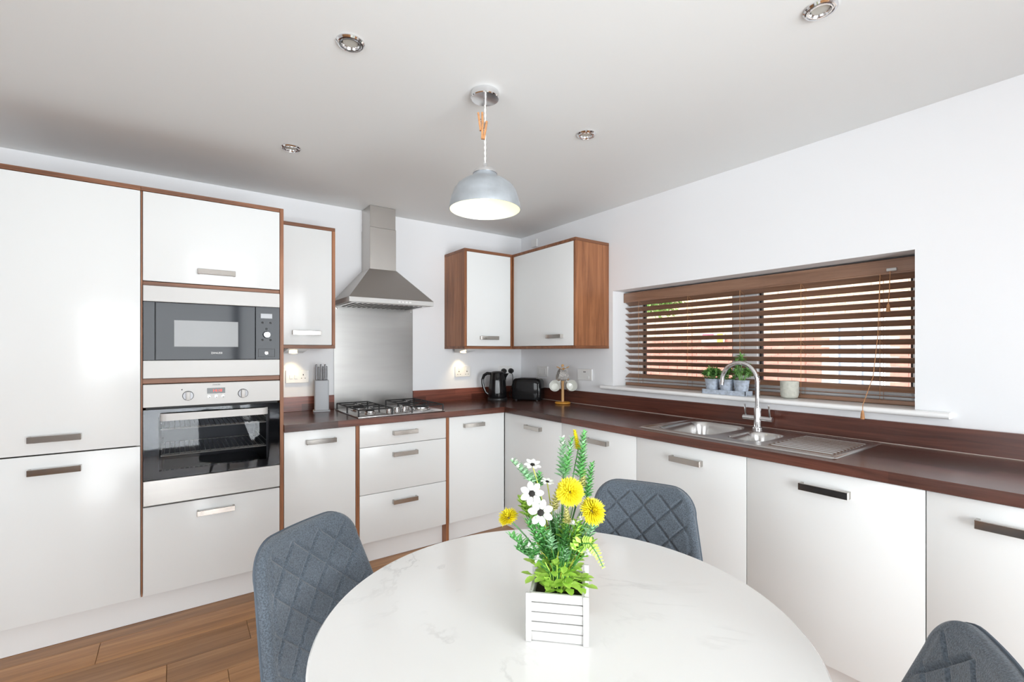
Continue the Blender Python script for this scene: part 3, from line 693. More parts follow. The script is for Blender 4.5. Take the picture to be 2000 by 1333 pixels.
# mug tree and mugs
mt = Vector((-.130, -.715, .9102))
t = thing('mug_tree', 'bamboo mug tree with an orange round base on the worktop', 'mug tree', mt)
build(G().lathe([(.054, 0), (.060, .004), (.060, .010), (.055, .015), (.0001, .016)], mt, 32), 'base', M['bamboo_o'], t)
build(G().lathe([(.011, .0165), (.011, .300), (.008, .306), (.0001, .308)], mt, 14), 'post', M['bamboo'], t)
def arm(z, dv, ln=.055): p = mt+Vector((0, 0, z)); d_ = (dv+UP*.45).normalized(); build(G().cyl(p+d_*.009, p+d_*ln, .004, n=10), 'arm', M['bamboo'], t)
arm(.17, -RT); arm(.17, RT); arm(.265, -RT*.9-FW*.3); arm(.265, RT*.9-FW*.2)
def mug(lbl, c, ax, hd, m):
    ax = ax.normalized(); hx = (hd-ax*hd.dot(ax)).normalized(); hy_ = ax.cross(hx)
    Mm = Matrix(((hx.x, hy_.x, ax.x, 0), (hx.y, hy_.y, ax.y, 0), (hx.z, hy_.z, ax.z, 0), (0, 0, 0, 1)))
    k = thing('mug', lbl, 'mug', c, 'mugs hanging on the mug tree')
    g = G(); g.M = Matrix.Translation(c) @ Mm
    g.lathe([(.0001, -.038), (.026, -.038), (.033, -.030), (.041, -.005), (.0435, .04), (.0425, .0415), (.0405, .04), (.037, -.002), (.028, -.028), (.0001, -.032)], n=28); build(g, 'cup', m, k)
    g = G(); g.M = Matrix.Translation(c) @ Mm
    g.tube([(.041, 0, .028), (.055, 0, .030), (.064, 0, .018), (.063, 0, 0), (.052, 0, -.014), (.036, 0, -.018)], .0045, 8); build(g, 'handle', m, k)
mug('white mug hanging on the left of the mug tree, open side out', mt+Vector((0, 0, .135))-RT*.060-FW*.012, -FW*1.0+UP*.22-RT*.15, RT*.8+UP*.8, M['ceramic'])
mug('white mug hanging on the right of the mug tree, open side out', mt+Vector((0, 0, .137))+RT*.060-FW*.012, -FW*1.0+UP*.22+RT*.15, -RT*.8+UP*.8, M['ceramic'])
mug('speckled grey mug hanging tilted at the top of the mug tree', mt+Vector((0, 0, .222))-FW*.056-RT*.004, -RT*.85+UP*.28-FW*.15, RT*.3+UP*.9, M['ceramic_g'])

# sockets and switches
def plate_M(wall, a, z):
    if wall == 'b': return Matrix.Translation((a, 0, z)) @ Matrix(((1, 0, 0, 0), (0, 1, 0, 0), (0, 0, 1, 0), (0, 0, 0, 1)))
    return Matrix.Translation((0, a, z)) @ Matrix(((0, 1, 0, 0), (-1, 0, 0, 0), (0, 0, 1, 0), (0, 0, 0, 1)))
def socket(lbl, wall, a, z, kind='double', w=.148, h=.088):
    Mx = plate_M(wall, a, z); t = thing('wall_switch' if kind in ('grid',) else 'wall_socket', lbl, 'socket' if kind != 'grid' else 'switch', Mx @ Vector((0, 0, -h/2)))
    def bg(*b_, bev=0): g = G(); g.M = Mx; g.box(*b_, bev); return g
    build(bg(-w/2, w/2, -.010, -.0005, -h/2, h/2, bev=.003), 'plate', M['pvc'], t)
    if kind == 'double':
        for s in (-1, 1):
            build(bg(s*.038-.008, s*.038+.008, -.0135, -.0098, .018, .034, bev=.0015), 'rocker', M['pvc'], t)
            g = G(); g.M = Mx
            g.box(s*.038-.0035, s*.038+.0035, -.0104, -.0098, -.004, .006); g.box(s*.038-.016, s*.038-.009, -.0104, -.0098, -.024, -.020); g.box(s*.038+.009, s*.038+.016, -.0104, -.0098, -.024, -.020)
            build(g, 'socket_hole', M['gasket'], t, False)
    elif kind == 'cooker':
        for s in (-.04, -.01): build(bg(s-.010, s+.010, -.0135, -.0098, -.014, .012, bev=.0015), 'rocker', M['pvc'], t)
        g = G(); g.M = Mx
        g.box(.036-.002, .036+.003, -.0104, -.0098, .006, .017); g.box(.036-.014, .036-.007, -.0104, -.0098, -.014, -.010); g.box(.036+.009, .036+.016, -.0104, -.0098, -.014, -.010)
        build(g, 'socket_hole', M['gasket'], t, False)
    elif kind == 'grid':
        for k in range(4): build(bg(-.052+k*.027, -.030+k*.027, -.0135, -.0098, -.026, .026, bev=.0015), 'rocker', M['pvc'], t)
    elif kind == 'usb':
        g = G(); g.M = Mx
        for s in (-.006, .008): g.box(s-.0045, s+.0045, -.0104, -.0098, .017, .025)
        build(g, 'usb_port', M['gasket'], t, False)
        build(bg(.030, .050, -.0135, -.0098, -.03, -.008, bev=.0015), 'rocker', M['pvc'], t)
    return Mx
socket('cooker switch plate lit by the wedge light beside the knife block', 'b', -1.905, 1.146, 'cooker')
socket('double socket on the back wall left of the kettle', 'b', -.616, 1.148)
Mx = socket('double socket above the kettle with two black plugs', 'b', -.178, 1.143)
socket('four rocker switch plate on the window wall by the corner', 'r', -.317, 1.146, 'grid', .142)
socket('switched plate with two small ports right of the mug tree', 'r', -.832, 1.138, 'usb', .158)
g = G(); g.M = plate_M('r', -.211, 2.27); g.box(-.04, .04, -.018, -.0005, -.035, .035, .004); solo(g, 'junction_plate', M['pvc'], 'small white blank plate high on the wall above the corner cabinet', 'plate', (0, -.211, 2.235))
for i, (px_, lb, en) in enumerate(((-.205, 'black plug in the left half of the corner socket', [(-.205, -.05, 1.10), (-.215, -.06, 1.03), (-.25, -.075, .96), (-.29, -.10, .9165)]),
                                   (-.128, 'black plug in the right half of the corner socket', [(-.128, -.05, 1.085), (-.135, -.055, 1.03), (-.16, -.06, .975), (-.185, -.075, .93), (-.19, -.11, .9165)]))):
    t = thing('plug', lb, 'plug', (px_, -.012, 1.143), 'plugs in the corner socket')
    build(G().lathe([(.0001, .036), (.014, .035), (.020, .026), (.0235, .012), (.0235, 0)], (px_, -.0108, 1.143), 20, Matrix.Rotation(R(90), 4, 'X')), 'plug_body', M['blackm'], t)
    build(G().tube([(px_, -.030, 1.124), (px_, -.045, 1.108)]+en, .0034, 8), 'cable', M['blackm'], t)

# ------------------------------------------------------------------ blind
t = thing('venetian_blind', 'brown wooden venetian blind with open slats in the window', 'blind', (.15, -1.965, 1.07))
BY0, BY1 = WY0+.006, WY1-.004
build(G().box(.112, .120, BY0, BY1, 1.682, 1.745, .002).box(.113, .118, BY0, BY1, 1.676, 1.682, .001), 'valance', M['blind'], t)
build(G().box(.126, .178, BY0+.004, BY1-.004, 1.690, 1.740, .002), 'head_rail', M['blind'], t)
sl = None
def slat(z, tilt):
    global sl
    if sl is None:
        g = G(); n = 6
        pf = [(-.025+.05*k/n, .0022*math.sin(PI*k/n)) for k in range(n+1)]
        pf += [(x, zz-.0028) for x, zz in pf[::-1]]
        g.prism(pf, 'y', BY0+.004, BY1-.004); g.v = [v-Vector((0, -1.965, 0)) for v in g.v]
        sl = mesh_of(g, 'slat', M['blind'], ang=40)
    o = D.objects.new('slat', sl); COL.objects.link(o); o.parent = t
    o.location = Vector((.150, -1.965, z))-OFF[t.as_pointer()]; o.rotation_euler = (0, R(tilt), 0)
for k in range(12): slat(1.668-.0436*k, 29)
slat(1.142, -30); slat(1.108, 8)
build(G().box(.128, .172, BY0+.004, BY1-.004, 1.0695, 1.090, .003), 'bottom_rail', M['blind'], t)
for y in (-1.242, -1.639, -1.985, -2.316, -2.659):
    g = G()
    for x in (.1245, .1755): g.tube([(x, y, 1.69), (x, y, 1.085)], .0009, 5)
    for k in range(12): g.tube([(.1245, y, 1.679-.0436*k), (.1755, y, 1.652-.0436*k)], .0007, 4)
    build(g, 'ladder_cord', M['peg'], t)
lk = build(G().box(.100, .112, -2.728, -2.690, 1.688, 1.702, .002), 'cord_lock', M['steelw'], t)
for pts, tz in (([(.104, -2.704, 1.69), (.102, -2.702, 1.6), (.100, -2.698, 1.538)], None), ([(.106, -2.665, 1.68), (.09, -2.662, 1.4), (.05, -2.655, 1.2), (-.062, -2.650, 1.075), (-.064, -2.650, 1.050)], None)):
    c = build(G().tube(pts, .0014, 6), 'pull_cord', M['peg'], t)
    e = Vector(pts[-1])
    build(G().lathe([(.0001, .002), (.004, 0), (.0065, -.012), (.0085, -.034), (.007, -.038), (.0001, -.038)], e, 14), 'tassel', M['peg'], c)

# ------------------------------------------------------------------ window sill plants and cup
SZ = 1.0684
t = solo(G().box(-.022, .058, -2.095, -1.832, SZ, SZ+.004, .001).box(-.022, -.019, -2.095, -1.832, SZ+.003, SZ+.026).box(.055, .058, -2.095, -1.832, SZ+.003, SZ+.026).box(-.022, .058, -2.095, -2.092, SZ+.003, SZ+.026).box(-.022, .058, -1.835, -1.832, SZ+.003, SZ+.026),
         'zinc_tray', M['zinc'], 'zinc tray holding three potted plants on the window sill', 'tray', (.018, -1.963, SZ), smooth=False)
def leaf_mesh(g, base, d_, ln, w, up=UP, cup=.2, thick=0):
    d_ = d_.normalized(); s = d_.cross(up); s = s.normalized() if s.length > 1e-4 else Vector((1, 0, 0)); n = s.cross(d_).normalized()
    P = [base, base+d_*ln*.45+s*w/2+n*cup*w, base+d_*ln*.45-s*w/2+n*cup*w, base+d_*ln*.5, base+d_*ln*.82+s*w*.32+n*cup*w*.3, base+d_*ln*.82-s*w*.32+n*cup*w*.3, base+d_*ln-n*.05*ln]
    g.add(P, [(0, 3, 1), (0, 2, 3), (1, 3, 4), (3, 2, 5), (4, 3, 6), (3, 5, 6)])
def rdir(el0, el1):
    a = random.uniform(0, 2*PI); e = R(random.uniform(el0, el1)); return Vector((math.cos(a)*math.cos(e), math.sin(a)*math.cos(e), math.sin(e)))
for i, (y, hh, lb) in enumerate(((-1.876, .085, 'bushy green succulent in the zinc pot furthest from the tap'), (-1.964, .07, 'small succulent in the middle zinc pot behind the tap spout'), (-2.052, .13, 'tall leafy succulent in the zinc pot nearest the tap'))):
    c = Vector((.018, y, SZ+.0045)); t = thing('potted_succulent', lb, 'plant', c, 'succulents in zinc pots')
    build(G().lathe([(.0001, 0), (.031, 0), (.0425, .080), (.0435, .082), (.0425, .083), (.040, .080), (.036, .06), (.0001, .06)], c, 24), 'pot', M['zinc'], t)
    build(G().lathe([(.0375, .066), (.02, .070), (.0001, .071)], c, 16), 'soil', M['soil'], t)
    g = G()
    for k in range(20 if i != 1 else 12):
        d_ = rdir(35, 85); top = c+Vector((0, 0, .07))+Vector((d_.x*.058, d_.y*.058, d_.z*hh*random.uniform(.45, 1)))
        if i == 2 and k < 3: top = c+Vector((random.uniform(-.012, .012), random.uniform(-.012, .012), .07+hh*(1.15-.1*k)))
        g.tube([c+Vector((d_.x*.012, d_.y*.012, .068)), top], .0016, 5)
        for q in range(16):
            b_ = top-Vector((0, 0, .008*random.random()*3)); leaf_mesh(g, b_, rdir(-15, 70), random.uniform(.020, .034), random.uniform(.011, .017), cup=.25)
    build(g, 'foliage', M['succ'], t, True, 80)
solo(G().lathe([(.0001, 0), (.028, 0), (.038, .006), (.0425, .018), (.044, .09), (.043, .092), (.040, .091), (.039, .03), (.0001, .022)], (.075, -2.281, SZ), 28), 'stone_cup', M['concrete'], 'pale stone cup on the window sill right of the tap', 'cup', (.075, -2.281, SZ))

# ------------------------------------------------------------------ ceiling: pendant and downlights
px0, py0 = -1.569, -1.855
t = thing('pendant_lamp', 'aluminium dome pendant lamp hanging on a white cord', 'pendant lamp', (px0, py0, 1.885))
def LP(prof, name, m, n=40, par=None, close=False, cap=True): return build(G().lathe(prof, (px0, py0, 0), n, close=close, cap=cap), name, m, par or t, True, 40)
LP([(.056, 2.354), (.057, 2.350), (.057, 2.331), (.054, 2.328), (.0001, 2.328)], 'ceiling_rose', M['chrome'])
LP([(.007, 2.3275), (.007, 2.302), (.0001, 2.302)], 'cord_grip', M['chrome'], 14)
g = G()
for ph in (0, PI):
    g.tube([(px0+.0022*math.cos(ph+k*.9), py0+.0022*math.sin(ph+k*.9), 2.303-k*.0062) for k in range(39)], .0022, 5)
build(g, 'cord', M['cord'], t)
LP([(.0001, 2.072), (.009, 2.070), (.012, 2.060), (.019, 2.052), (.020, 2.046), (.0001, 2.0455)], 'lamp_holder', M['chrome'], 20)
LP([(.022, 2.0450), (.044, 2.041), (.049, 2.034), (.0492, 2.028), (.047, 2.0275), (.022, 2.040)], 'collar', M['chrome'], close=True)
LP([(.0470, 2.0270), (.050, 2.016), (.062, 2.006), (.086, 1.998), (.108, 1.982), (.124, 1.960), (.134, 1.932), (.137, 1.918), (.1405, 1.910), (.1425, 1.886), (.1425, 1.884), (.1410, 1.884), (.1390, 1.908), (.1355, 1.918), (.1325, 1.931), (.1225, 1.959), (.1067, 1.980), (.085, 1.9965), (.061, 2.0045), (.0485, 2.0145), (.0455, 2.0265)], 'shade', M['alu'], 48, close=True)
LP([(.1403, 1.8855), (.1383, 1.908), (.1348, 1.918), (.1318, 1.9305), (.1218, 1.9585), (.106, 1.9795), (.0845, 1.9957), (.060, 2.0038), (.0001, 2.0042)], 'shade_lining', M['inner'], 48, cap=False)
LP([(.0001, 1.925), (.018, 1.930), (.028, 1.945), (.028, 1.958), (.016, 1.978), (.012, 1.9995), (.0001, 1.9995)], 'bulb', M['bulb'], 20)
l = light('pendant_light', 'POINT', Vector((px0, py0, 1.918))-OFF[t.as_pointer()], (0, 0, 0), .25, (1, .93, .62), shadow_soft_size=.03); l.parent = t
def peg(lbl, c, tilt, L=.072):
    t = thing('clothes_peg', lbl, 'clothes peg', c, 'wooden pegs on the lamp cord')
    Mm = Matrix.Translation(c) @ Matrix.Rotation(YAW*-1, 4, 'Z') @ Matrix.Rotation(R(tilt), 4, 'Y')
    for s in (-1, 1):
        g = G(); g.M = Mm @ Matrix.Rotation(R(3.5*s), 4, 'Y'); g.box(s*.0058-.004, s*.0058+.004, -.006, .006, -L/2, L/2, .001); build(g, 'jaw', M['peg'], t)
    g = G(); g.M = Mm; g.tube([(.006*math.cos(k*.8), -.0055+k*.00045, .004+.004*math.sin(k*.8)) for k in range(26)], .0008, 5); build(g, 'spring', M['chrome'], t)
c0 = Vector((px0, py0, 0))
peg('wooden clothes peg higher on the lamp cord', c0+Vector((0, 0, 2.235))-RT*.016-FW*.008, -4)
peg('wooden clothes peg lower on the lamp cord', c0+Vector((0, 0, 2.200))-RT*.004-FW*.010, 6)
for x, y, lb in ((-2.10, -1.85, 'chrome ceiling downlight left of the pendant lamp'), (-2.10, -.855, 'chrome ceiling downlight in front of the tall cabinets'), (-.985, -1.835, 'chrome ceiling downlight right of the pendant lamp'), (-.99, -2.834, 'chrome ceiling downlight at the top edge of the picture')):
    t = thing('downlight', lb, 'downlight', (x, y, 2.345), 'recessed ceiling downlights')
    build(G().lathe([(.046, 2.3545), (.046, 2.351), (.041, 2.346), (.037, 2.3455), (.036, 2.349), (.033, 2.349), (.032, 2.3455), (.029, 2.3455), (.024, 2.353), (.024, 2.3545)], (x, y, 0), 36, close=True), 'ring', M['chrome'], t)
    build(G().lathe([(.0001, 2.3515), (.0238, 2.3525), (.0238, 2.354), (.0001, 2.354)], (x, y, 0), 24), 'lens', M['lens'], t)

# ------------------------------------------------------------------ table and chairs
TX, TY, TZ, TR = -1.910, -2.682, .750, .495
t = thing('dining_table', 'round white marble effect dining table', 'table', (TX, TY, 0))
build(G().lathe([(TR-.012, TZ-.018), (TR-.002, TZ-.014), (TR, TZ-.004), (TR-.004, TZ), (.0001, TZ)], (TX, TY, 0), 128), 'table_top', M['marble'], t)
build(G().lathe([(.0001, .7318), (.13, .7318), (.13, .724), (.04, .718), (.0001, .718)], (TX, TY, 0), 32), 'top_plate', M['blackm'], t)
build(G().lathe([(.036, .7178), (.036, .028), (.0001, .028)], (TX, TY, 0), 24), 'column', M['blackm'], t)
build(G().lathe([(.0001, .0275), (.06, .026), (.17, .014), (.18, .006), (.178, .0005), (.0001, .0005)], (TX, TY, 0), 48), 'base', M['blackm'], t)

CH, CW0, CW1, CR, REC, CUR = .8629, .2278, .1531, .0793, .2695, .035
def half_w(h):
    hc = CH-CR; w = CW0+(CW1-CW0)*(min(h, hc)-.46)/(CH-.46)
    if h > hc: w = w-CR+math.sqrt(max(0, CR*CR-(h-hc)**2))
    return w
def back_pt(s, h): return Vector((-(h-.46)*math.tan(REC)+CUR*(s/.2)**2, s, h))
NRM = Vector((math.cos(REC), 0, math.sin(REC)))
def chair():
    t = thing('dining_chair', '', 'chair', (0, 0, 0), 'quilted chairs around the round table')
    hb = .440
    def edge(s, h): return min(half_w(h)-abs(s), (CH-h) if h > CH-CR else 9)
    def face(sgn):
        def f(i, j):
            h = hb+(CH-hb)*(1-(1-i)**1.35); w = half_w(h); s = w*(2*j-1)
            e = max(0, min(w-abs(s), CH-h)); th = .021*math.sqrt(max(0, 1-(1-min(1, e/.022))**2))
            q = 0
            if sgn > 0:
                u = (s+h+.02)/.09; v = (s-h-.02)/.09
                gr = min(abs(u-round(u)), abs(v-round(v)))*.09*.707
                k = sstep((e-.026)/.014)
                q = -.0075*k*(1-sstep(gr/.007))+.002*k
            return back_pt(s, h)+NRM*(sgn*th+q)
        return f
    g = G().grid(face(1), 190, 170); g.grid(face(-1), 40, 40)
    build(g, 'backrest', M['fabric'], t, True, 75)
    pts = []
    hs_ = [hb+(CH-CR-hb)*k/14 for k in range(15)]+[CH-CR+CR*math.sin(R(a)) for a in range(9, 91, 9)]
    pts = [back_pt(half_w(h), h)-NRM*.004 for h in hs_]
    wt = half_w(CH); pts += [back_pt(wt*(1-k/6), CH)-NRM*.004 for k in range(1, 13)]
    pts += [back_pt(-half_w(h), h)-NRM*.004 for h in hs_[::-1][1:]]
    build(G().tube(pts, .0035, 6), 'piping', M['piping'], t)
    def seat_f(sg):
        def f(i, j):
            x = .0+.375*i; w = .215-.025*i
            if i > .8: w = w-.06*(1-math.sqrt(max(0, 1-((i-.8)/.2)**2)))
            s = w*(2*j-1); e = min(w-abs(s), .375-x+.004, .02+x); th = .027*math.sqrt(max(0, 1-(1-min(1, e/.03))**2))
            return Vector((x, s, .447+sg*th))
        return f
    g = G().grid(seat_f(1), 40, 40); g.grid(seat_f(-1), 20, 20); build(g, 'seat', M['fabric'], t, True, 75)
    build(G().box(.05, .30, -.14, -.12, .405, .4195).box(.05, .30, .12, .14, .405, .4195).box(.05, .07, -.12, .12, .405, .4195).box(.28, .30, -.12, .12, .405, .4195), 'seat_frame', M['blackm'], t, False)
    for sx, sy, ex, ey in ((.29, -.13, .32, -.185), (.29, .13, .32, .185), (.06, -.13, -.035, -.2), (.06, .13, -.035, .2)):
        build(G().tube([(sx, sy, .412), (ex, ey, .001)], [.0125, .009], 10), 'leg', M['blackm'], t)
    return t
def copy_tree(o, parent=None):
    c = o.copy(); COL.objects.link(c); c.parent = parent
    for ch in list(o.children): copy_tree(ch, c)
    return c
CHAIRS = ((-2.2519, -2.2048, -.9886, 'grey quilted chair at the near left of the table, by the oven side'), (-1.3532, -2.4429, -2.6758, 'grey quilted chair behind the flowers facing away from the sink'), (-1.6378, -3.2127, 2.038, 'grey quilted chair cut off at the bottom right corner'))
ch0 = chair()
for i, (x, y, th, lb) in enumerate(CHAIRS):
    c = ch0 if i == 0 else copy_tree(ch0)
    c.location = (x, y, 0); c.rotation_euler = (0, 0, th); c['label'] = lb

# ------------------------------------------------------------------ flower arrangement
b0, b1 = at_z(1034, 1252, TZ), at_z(1143, 1263, TZ)
ex = (b1-b0); BW = ex.length; ex.normalize(); ey = Vector((-ex.y, ex.x, 0))
bc = (b0+b1)/2+ey*BW/2; BH = .095
t = thing('flower_arrangement', 'artificial flowers in a white wooden crate on the table', 'flowers', (bc.x, bc.y, TZ+.0005))
FM = Matrix.Translation((bc.x, bc.y, TZ+.0005)) @ Matrix(((ex.x, ey.x, 0, 0), (ex.y, ey.y, 0, 0), (0, 0, 1, 0), (0, 0, 0, 1)))
def FG(): g = G(); g.M = FM; return g
hw = BW/2
cr = build(FG().box(-hw+.006, hw-.006, -hw+.006, hw-.006, 0, .006), 'crate', M['crate'], t, False)
nb = 5; bh = BH/nb
for k in range(nb):
    z0, z1 = k*bh+.0010, (k+1)*bh-.0010
    for (a, b_, c, d_) in ((-hw, hw, -hw, -hw+.006), (-hw, hw, hw-.006, hw), (-hw, -hw+.006, -hw+.0065, hw-.0065), (hw-.006, hw, -hw+.0065, hw-.0065)):
        jt = random.uniform(-.0012, .0012); build(FG().box(a+jt, b_+jt, c+jt, d_+jt, z0, z1, .0008), 'board', M['crate'], cr)
for sx in (-1, 1):
    for sy in (-1, 1):
        build(FG().box(sx*(hw+.0015)-.0055, sx*(hw+.0015)+.0055, sy*(hw+.002)-.0025, sy*(hw+.002)+.0025, 0, BH+.012 if (sx, sy) == (1, 1) else BH, .0008), 'corner_post', M['crate'], cr)
build(FG().box(-hw+.008, hw-.008, -hw+.008, hw-.008, .07, .078), 'foam', M['soil'], t, False)
ctr = Vector((bc.x, bc.y, 0)); soil = Vector((bc.x, bc.y, TZ+.078))
def P(u, v, dep=0.): return at_d(u, v, ctr-FW*-dep)      # point seen at a pixel, dep metres behind the crate's centre plane
def stem_to(e, dx=0, bend=.25, n=7):
    s = soil+RT*dx*.3+FW*random.uniform(-.01, .01); m = s.lerp(e, .55); m.z += (e-s).length*.06; m = m.lerp(Vector((s.x, s.y, m.z)), bend)
    return [(s*(1-q)**2+m*2*q*(1-q)+e*q*q) for q in [k/n for k in range(n+1)]]
# lime leaf cluster round the foot of the stems
lm = G(); leaf_mesh(lm, Vector((0, 0, 0)), Vector((1, 0, 0)), 1, .62, cup=.12); leaf_me = mesh_of(lm, 'leaf', M['leaf_l'], ang=80)
g = FG(); rim_pts = []
for k in range(30):
    a = 2*PI*k/15+random.uniform(-.2, .2); rr_ = hw*(random.uniform(.75, 1.1) if k < 15 else random.uniform(.35, .7))
    b_ = Vector((math.cos(a)*.015, math.sin(a)*.015, .078)); e = Vector((math.cos(a)*rr_*1.05, math.sin(a)*rr_*1.05, BH+(random.uniform(.004, .03) if k < 15 else random.uniform(.03, .07))))
    g.tube([b_, b_.lerp(e, .5)+Vector((0, 0, .014)), e], .0012, 5); rim_pts.append((b_, e))
cl = build(g, 'leaf_cluster', M['leaf_l'], t)
for b_, e in rim_pts:
    for k in range(5):
        p = b_.lerp(e, .55+.11*k); a = random.uniform(0, 2*PI) if k < 4 else math.atan2(e.y, e.x)
        d_ = Vector((math.cos(a), math.sin(a), random.uniform(-.15, .55))).normalized(); s = d_.cross(UP).normalized(); n = s.cross(d_); L_ = random.uniform(.021, .030)
        Ml = FM @ Matrix.Translation(p) @ Matrix(((d_.x, s.x, n.x, 0), (d_.y, s.y, n.y, 0), (d_.z, s.z, n.z, 0), (0, 0, 0, 1))) @ Matrix.Scale(L_, 4)
        o = D.objects.new('leaf', leaf_me); COL.objects.link(o); o.parent = cl; o.matrix_local = Matrix.Translation(-OFF[cl.as_pointer()]) @ Ml
# grass tufts
def blades(n, m, name, spread, h0, h1, w, tipc=None):
    g = G()
    for k in range(n):
        a = random.uniform(0, 2*PI); r = random.uniform(0, .012); s = soil+Vector((math.cos(a)*r, math.sin(a)*r, -.004))
        e = soil+RT*random.gauss(0, spread)+FW*random.gauss(0, spread*.7)+UP*random.uniform(h0, h1); mm = s.lerp(e, .5)+UP*.03
        side = (e-s).cross(FW).normalized()*w
        pts = [(s*(1-q)**2+mm*2*q*(1-q)+e*q*q, 1-q**2*.9) for q in [i/5 for i in range(6)]]
        V = []
        for p, k_ in pts: V += [p-side*k_, p+side*k_]
        g.add(V, [(2*i, 2*i+1, 2*i+3, 2*i+2) for i in range(5)])
    return build(g, name, m, t, True, 80)
blades(150, M['grass'], 'grass_tuft', .026, .06, .18, .0020)
blades(60, M['grass_y'], 'pale_grass_tuft', .036, .06, .15, .0015)
# leafy and flowering spikes (tip pixel, base-of-spike pixel)
def spike(name, m, u0, v0, u1, v1, dep, w, n, ln, lw, mt2=None):
    top, bot = P(u0, v0, dep), P(u1, v1, dep)
    st = stem_to(bot); sp = build(G().tube(st+[bot.lerp(top, k/4) for k in range(1, 5)], .0011, 5), name, M['grass'], t)
    g = G(); g2 = G()
    for k in range(n):
        q = k/n; p = bot.lerp(top, q); a = k*2.4; d_ = Vector((math.cos(a), math.sin(a), .55+.5*q)); sc_ = 1.55*(1-.45*q)
        leaf_mesh(g if (mt2 is None or q < .5 or k % 3) else g2, p, d_, ln*sc_, lw*sc_)
    build(g, 'spike_leaves', m, sp, True, 80)
    if g2.v: build(g2, 'spike_tips', mt2, sp, True, 80)
spike('leaf_spike', M['leaf_m'], 1099, 858, 1100, 935, .01, .01, 64, .014, .007, M['petal'])
spike('leaf_spike', M['leaf_g'], 1141, 846, 1133, 935, .0, .01, 72, .013, .007, M['leaf_m'])
spike('leaf_spike', M['leaf_g'], 1118, 856, 1104, 925, -.01, .01, 50, .012, .005, M['leaf_m'])
spike('leaf_spike', M['leaf_g'], 1157, 907, 1145, 975, .01, .01, 56, .012, .006)
spike('leaf_spike', M['leaf_m'], 1000, 902, 1040, 945, .0, .01, 48, .014, .007, M['petal'])
spike('leaf_spike', M['leaf_g'], 1054, 925, 1050, 955, .01, .01, 26, .012, .006)
spike('yellow_spike', M['yellow'], 1122, 842, 1129, 880, .01, .006, 70, .007, .005)
spike('ivory_spike', M['ivory'], 1096, 945, 1080, 1000, -.01, .008, 60, .010, .006)
spike('ivory_spike', M['ivory'], 1140, 920, 1137, 955, .01, .006, 40, .009, .006)
spike('ivory_spike', M['ivory'], 1106, 996, 1108, 1026, -.03, .006, 36, .008, .006)
spike('leaf_spike', M['leaf_g'], 996, 1048, 1045, 1085, -.02, .01, 44, .018, .005)
spike('leaf_spike', M['leaf_g'], 1008, 1072, 1050, 1098, -.02, .01, 40, .016, .005)
spike('leaf_spike', M['leaf_g'], 1030, 1020, 1062, 1075, -.02, .01, 44, .018, .005)
spike('leaf_spike', M['leaf_m'], 1170, 1016, 1140, 1060, -.02, .01, 36, .016, .006)
spike('lime_spike', M['leaf_l'], 1016, 975, 1036, 1015, .0, .01, 22, .018, .011)
spike('lime_spike', M['leaf_l'], 1158, 1060, 1128, 1095, -.01, .01, 34, .020, .011)
spike('lime_spike', M['leaf_l'], 1130, 1020, 1120, 1080, -.02, .01, 30, .018, .010)
for k in range(16):
    u = random.uniform(1042, 1150); v = random.uniform(1005, 1062)
    spike('leaf_spike', M[('leaf_g', 'leaf_l', 'grass', 'leaf_m')[k % 4]], u, v, 1092+(u-1092)*.6, v+36, random.uniform(-.035, .02), .01, 24, .013, .0055)
# fern frond hanging at the right
fr = [P(1118, 1090, -.02), P(1135, 1062, -.03), P(1152, 1062, -.04), P(1166, 1082, -.05), P(1178, 1108, -.055)]
g = G(); fpts = []
for k in range(17):
    q = k/16*(len(fr)-1); i = min(int(q), len(fr)-2); fpts.append(fr[i].lerp(fr[i+1], q-i))
fo = build(G().tube(fpts, .0011, 5), 'fern_frond', M['grass'], t)
for k in range(2, 17):
    for s in (-1, 1): leaf_mesh(g, fpts[k], (fpts[k]-fpts[k-1]).normalized()*.5+(fpts[k]-fpts[k-1]).cross(FW).normalized()*s, .021*(1.15-k/17), .010*(1.1-k/20), up=-FW)
build(g, 'fern_leaflets', M['leaf_l'], fo, True, 80)
# daisies
pg = G()
def petal_f(i, j):
    w = .265*math.sin(PI*min(1, .08+.84*i)**1.25)*(1 if i < .95 else .85); return Vector((.16+.84*i, w*(2*j-1), .10*math.sin(PI*i*.9)-.10*(2*j-1)**2*.6))
pg.grid(petal_f, 6, 4); petal_me = mesh_of(pg, 'petal', M['petal'], ang=80)
disc_me = mesh_of(G().lathe([(.27, .02), (.26, .10), (.16, .16), (.0001, .18)], n=14), 'flower_disc', M['disc'])
def daisy(u, v, dep, r, axis, su=None):
    c = P(u, v, dep); ax = axis.normalized(); x = ax.orthogonal().normalized(); y = ax.cross(x)
    o = build(G().tube(stem_to(c-ax*.001), .0013, 6), 'daisy', M['grass_y'], t)
    B = Matrix.Translation(c-OFF[t.as_pointer()]) @ Matrix(((x.x, y.x, ax.x, 0), (x.y, y.y, ax.y, 0), (x.z, y.z, ax.z, 0), (0, 0, 0, 1))) @ Matrix.Scale(r*1.18, 4)
    for k in range(7):
        q = D.objects.new('petal', petal_me); COL.objects.link(q); q.parent = o; q.matrix_local = B @ Matrix.Rotation(2*PI*k/7+random.uniform(-.1, .1), 4, 'Z') @ Matrix.Rotation(-random.uniform(.05, .25), 4, 'Y')
    q = D.objects.new('flower_disc', disc_me); COL.objects.link(q); q.parent = o; q.matrix_local = B
daisy(1040, 909, .0, .0155, -FW*.45+UP+RT*.1)
daisy(1039, 965, -.015, .0210, -FW+UP*.45-RT*.2)
daisy(1056, 1002, -.03, .0220, -FW+UP*.35)
daisy(1069, 942, .0, .0125, -FW*.2+UP+RT*.2)
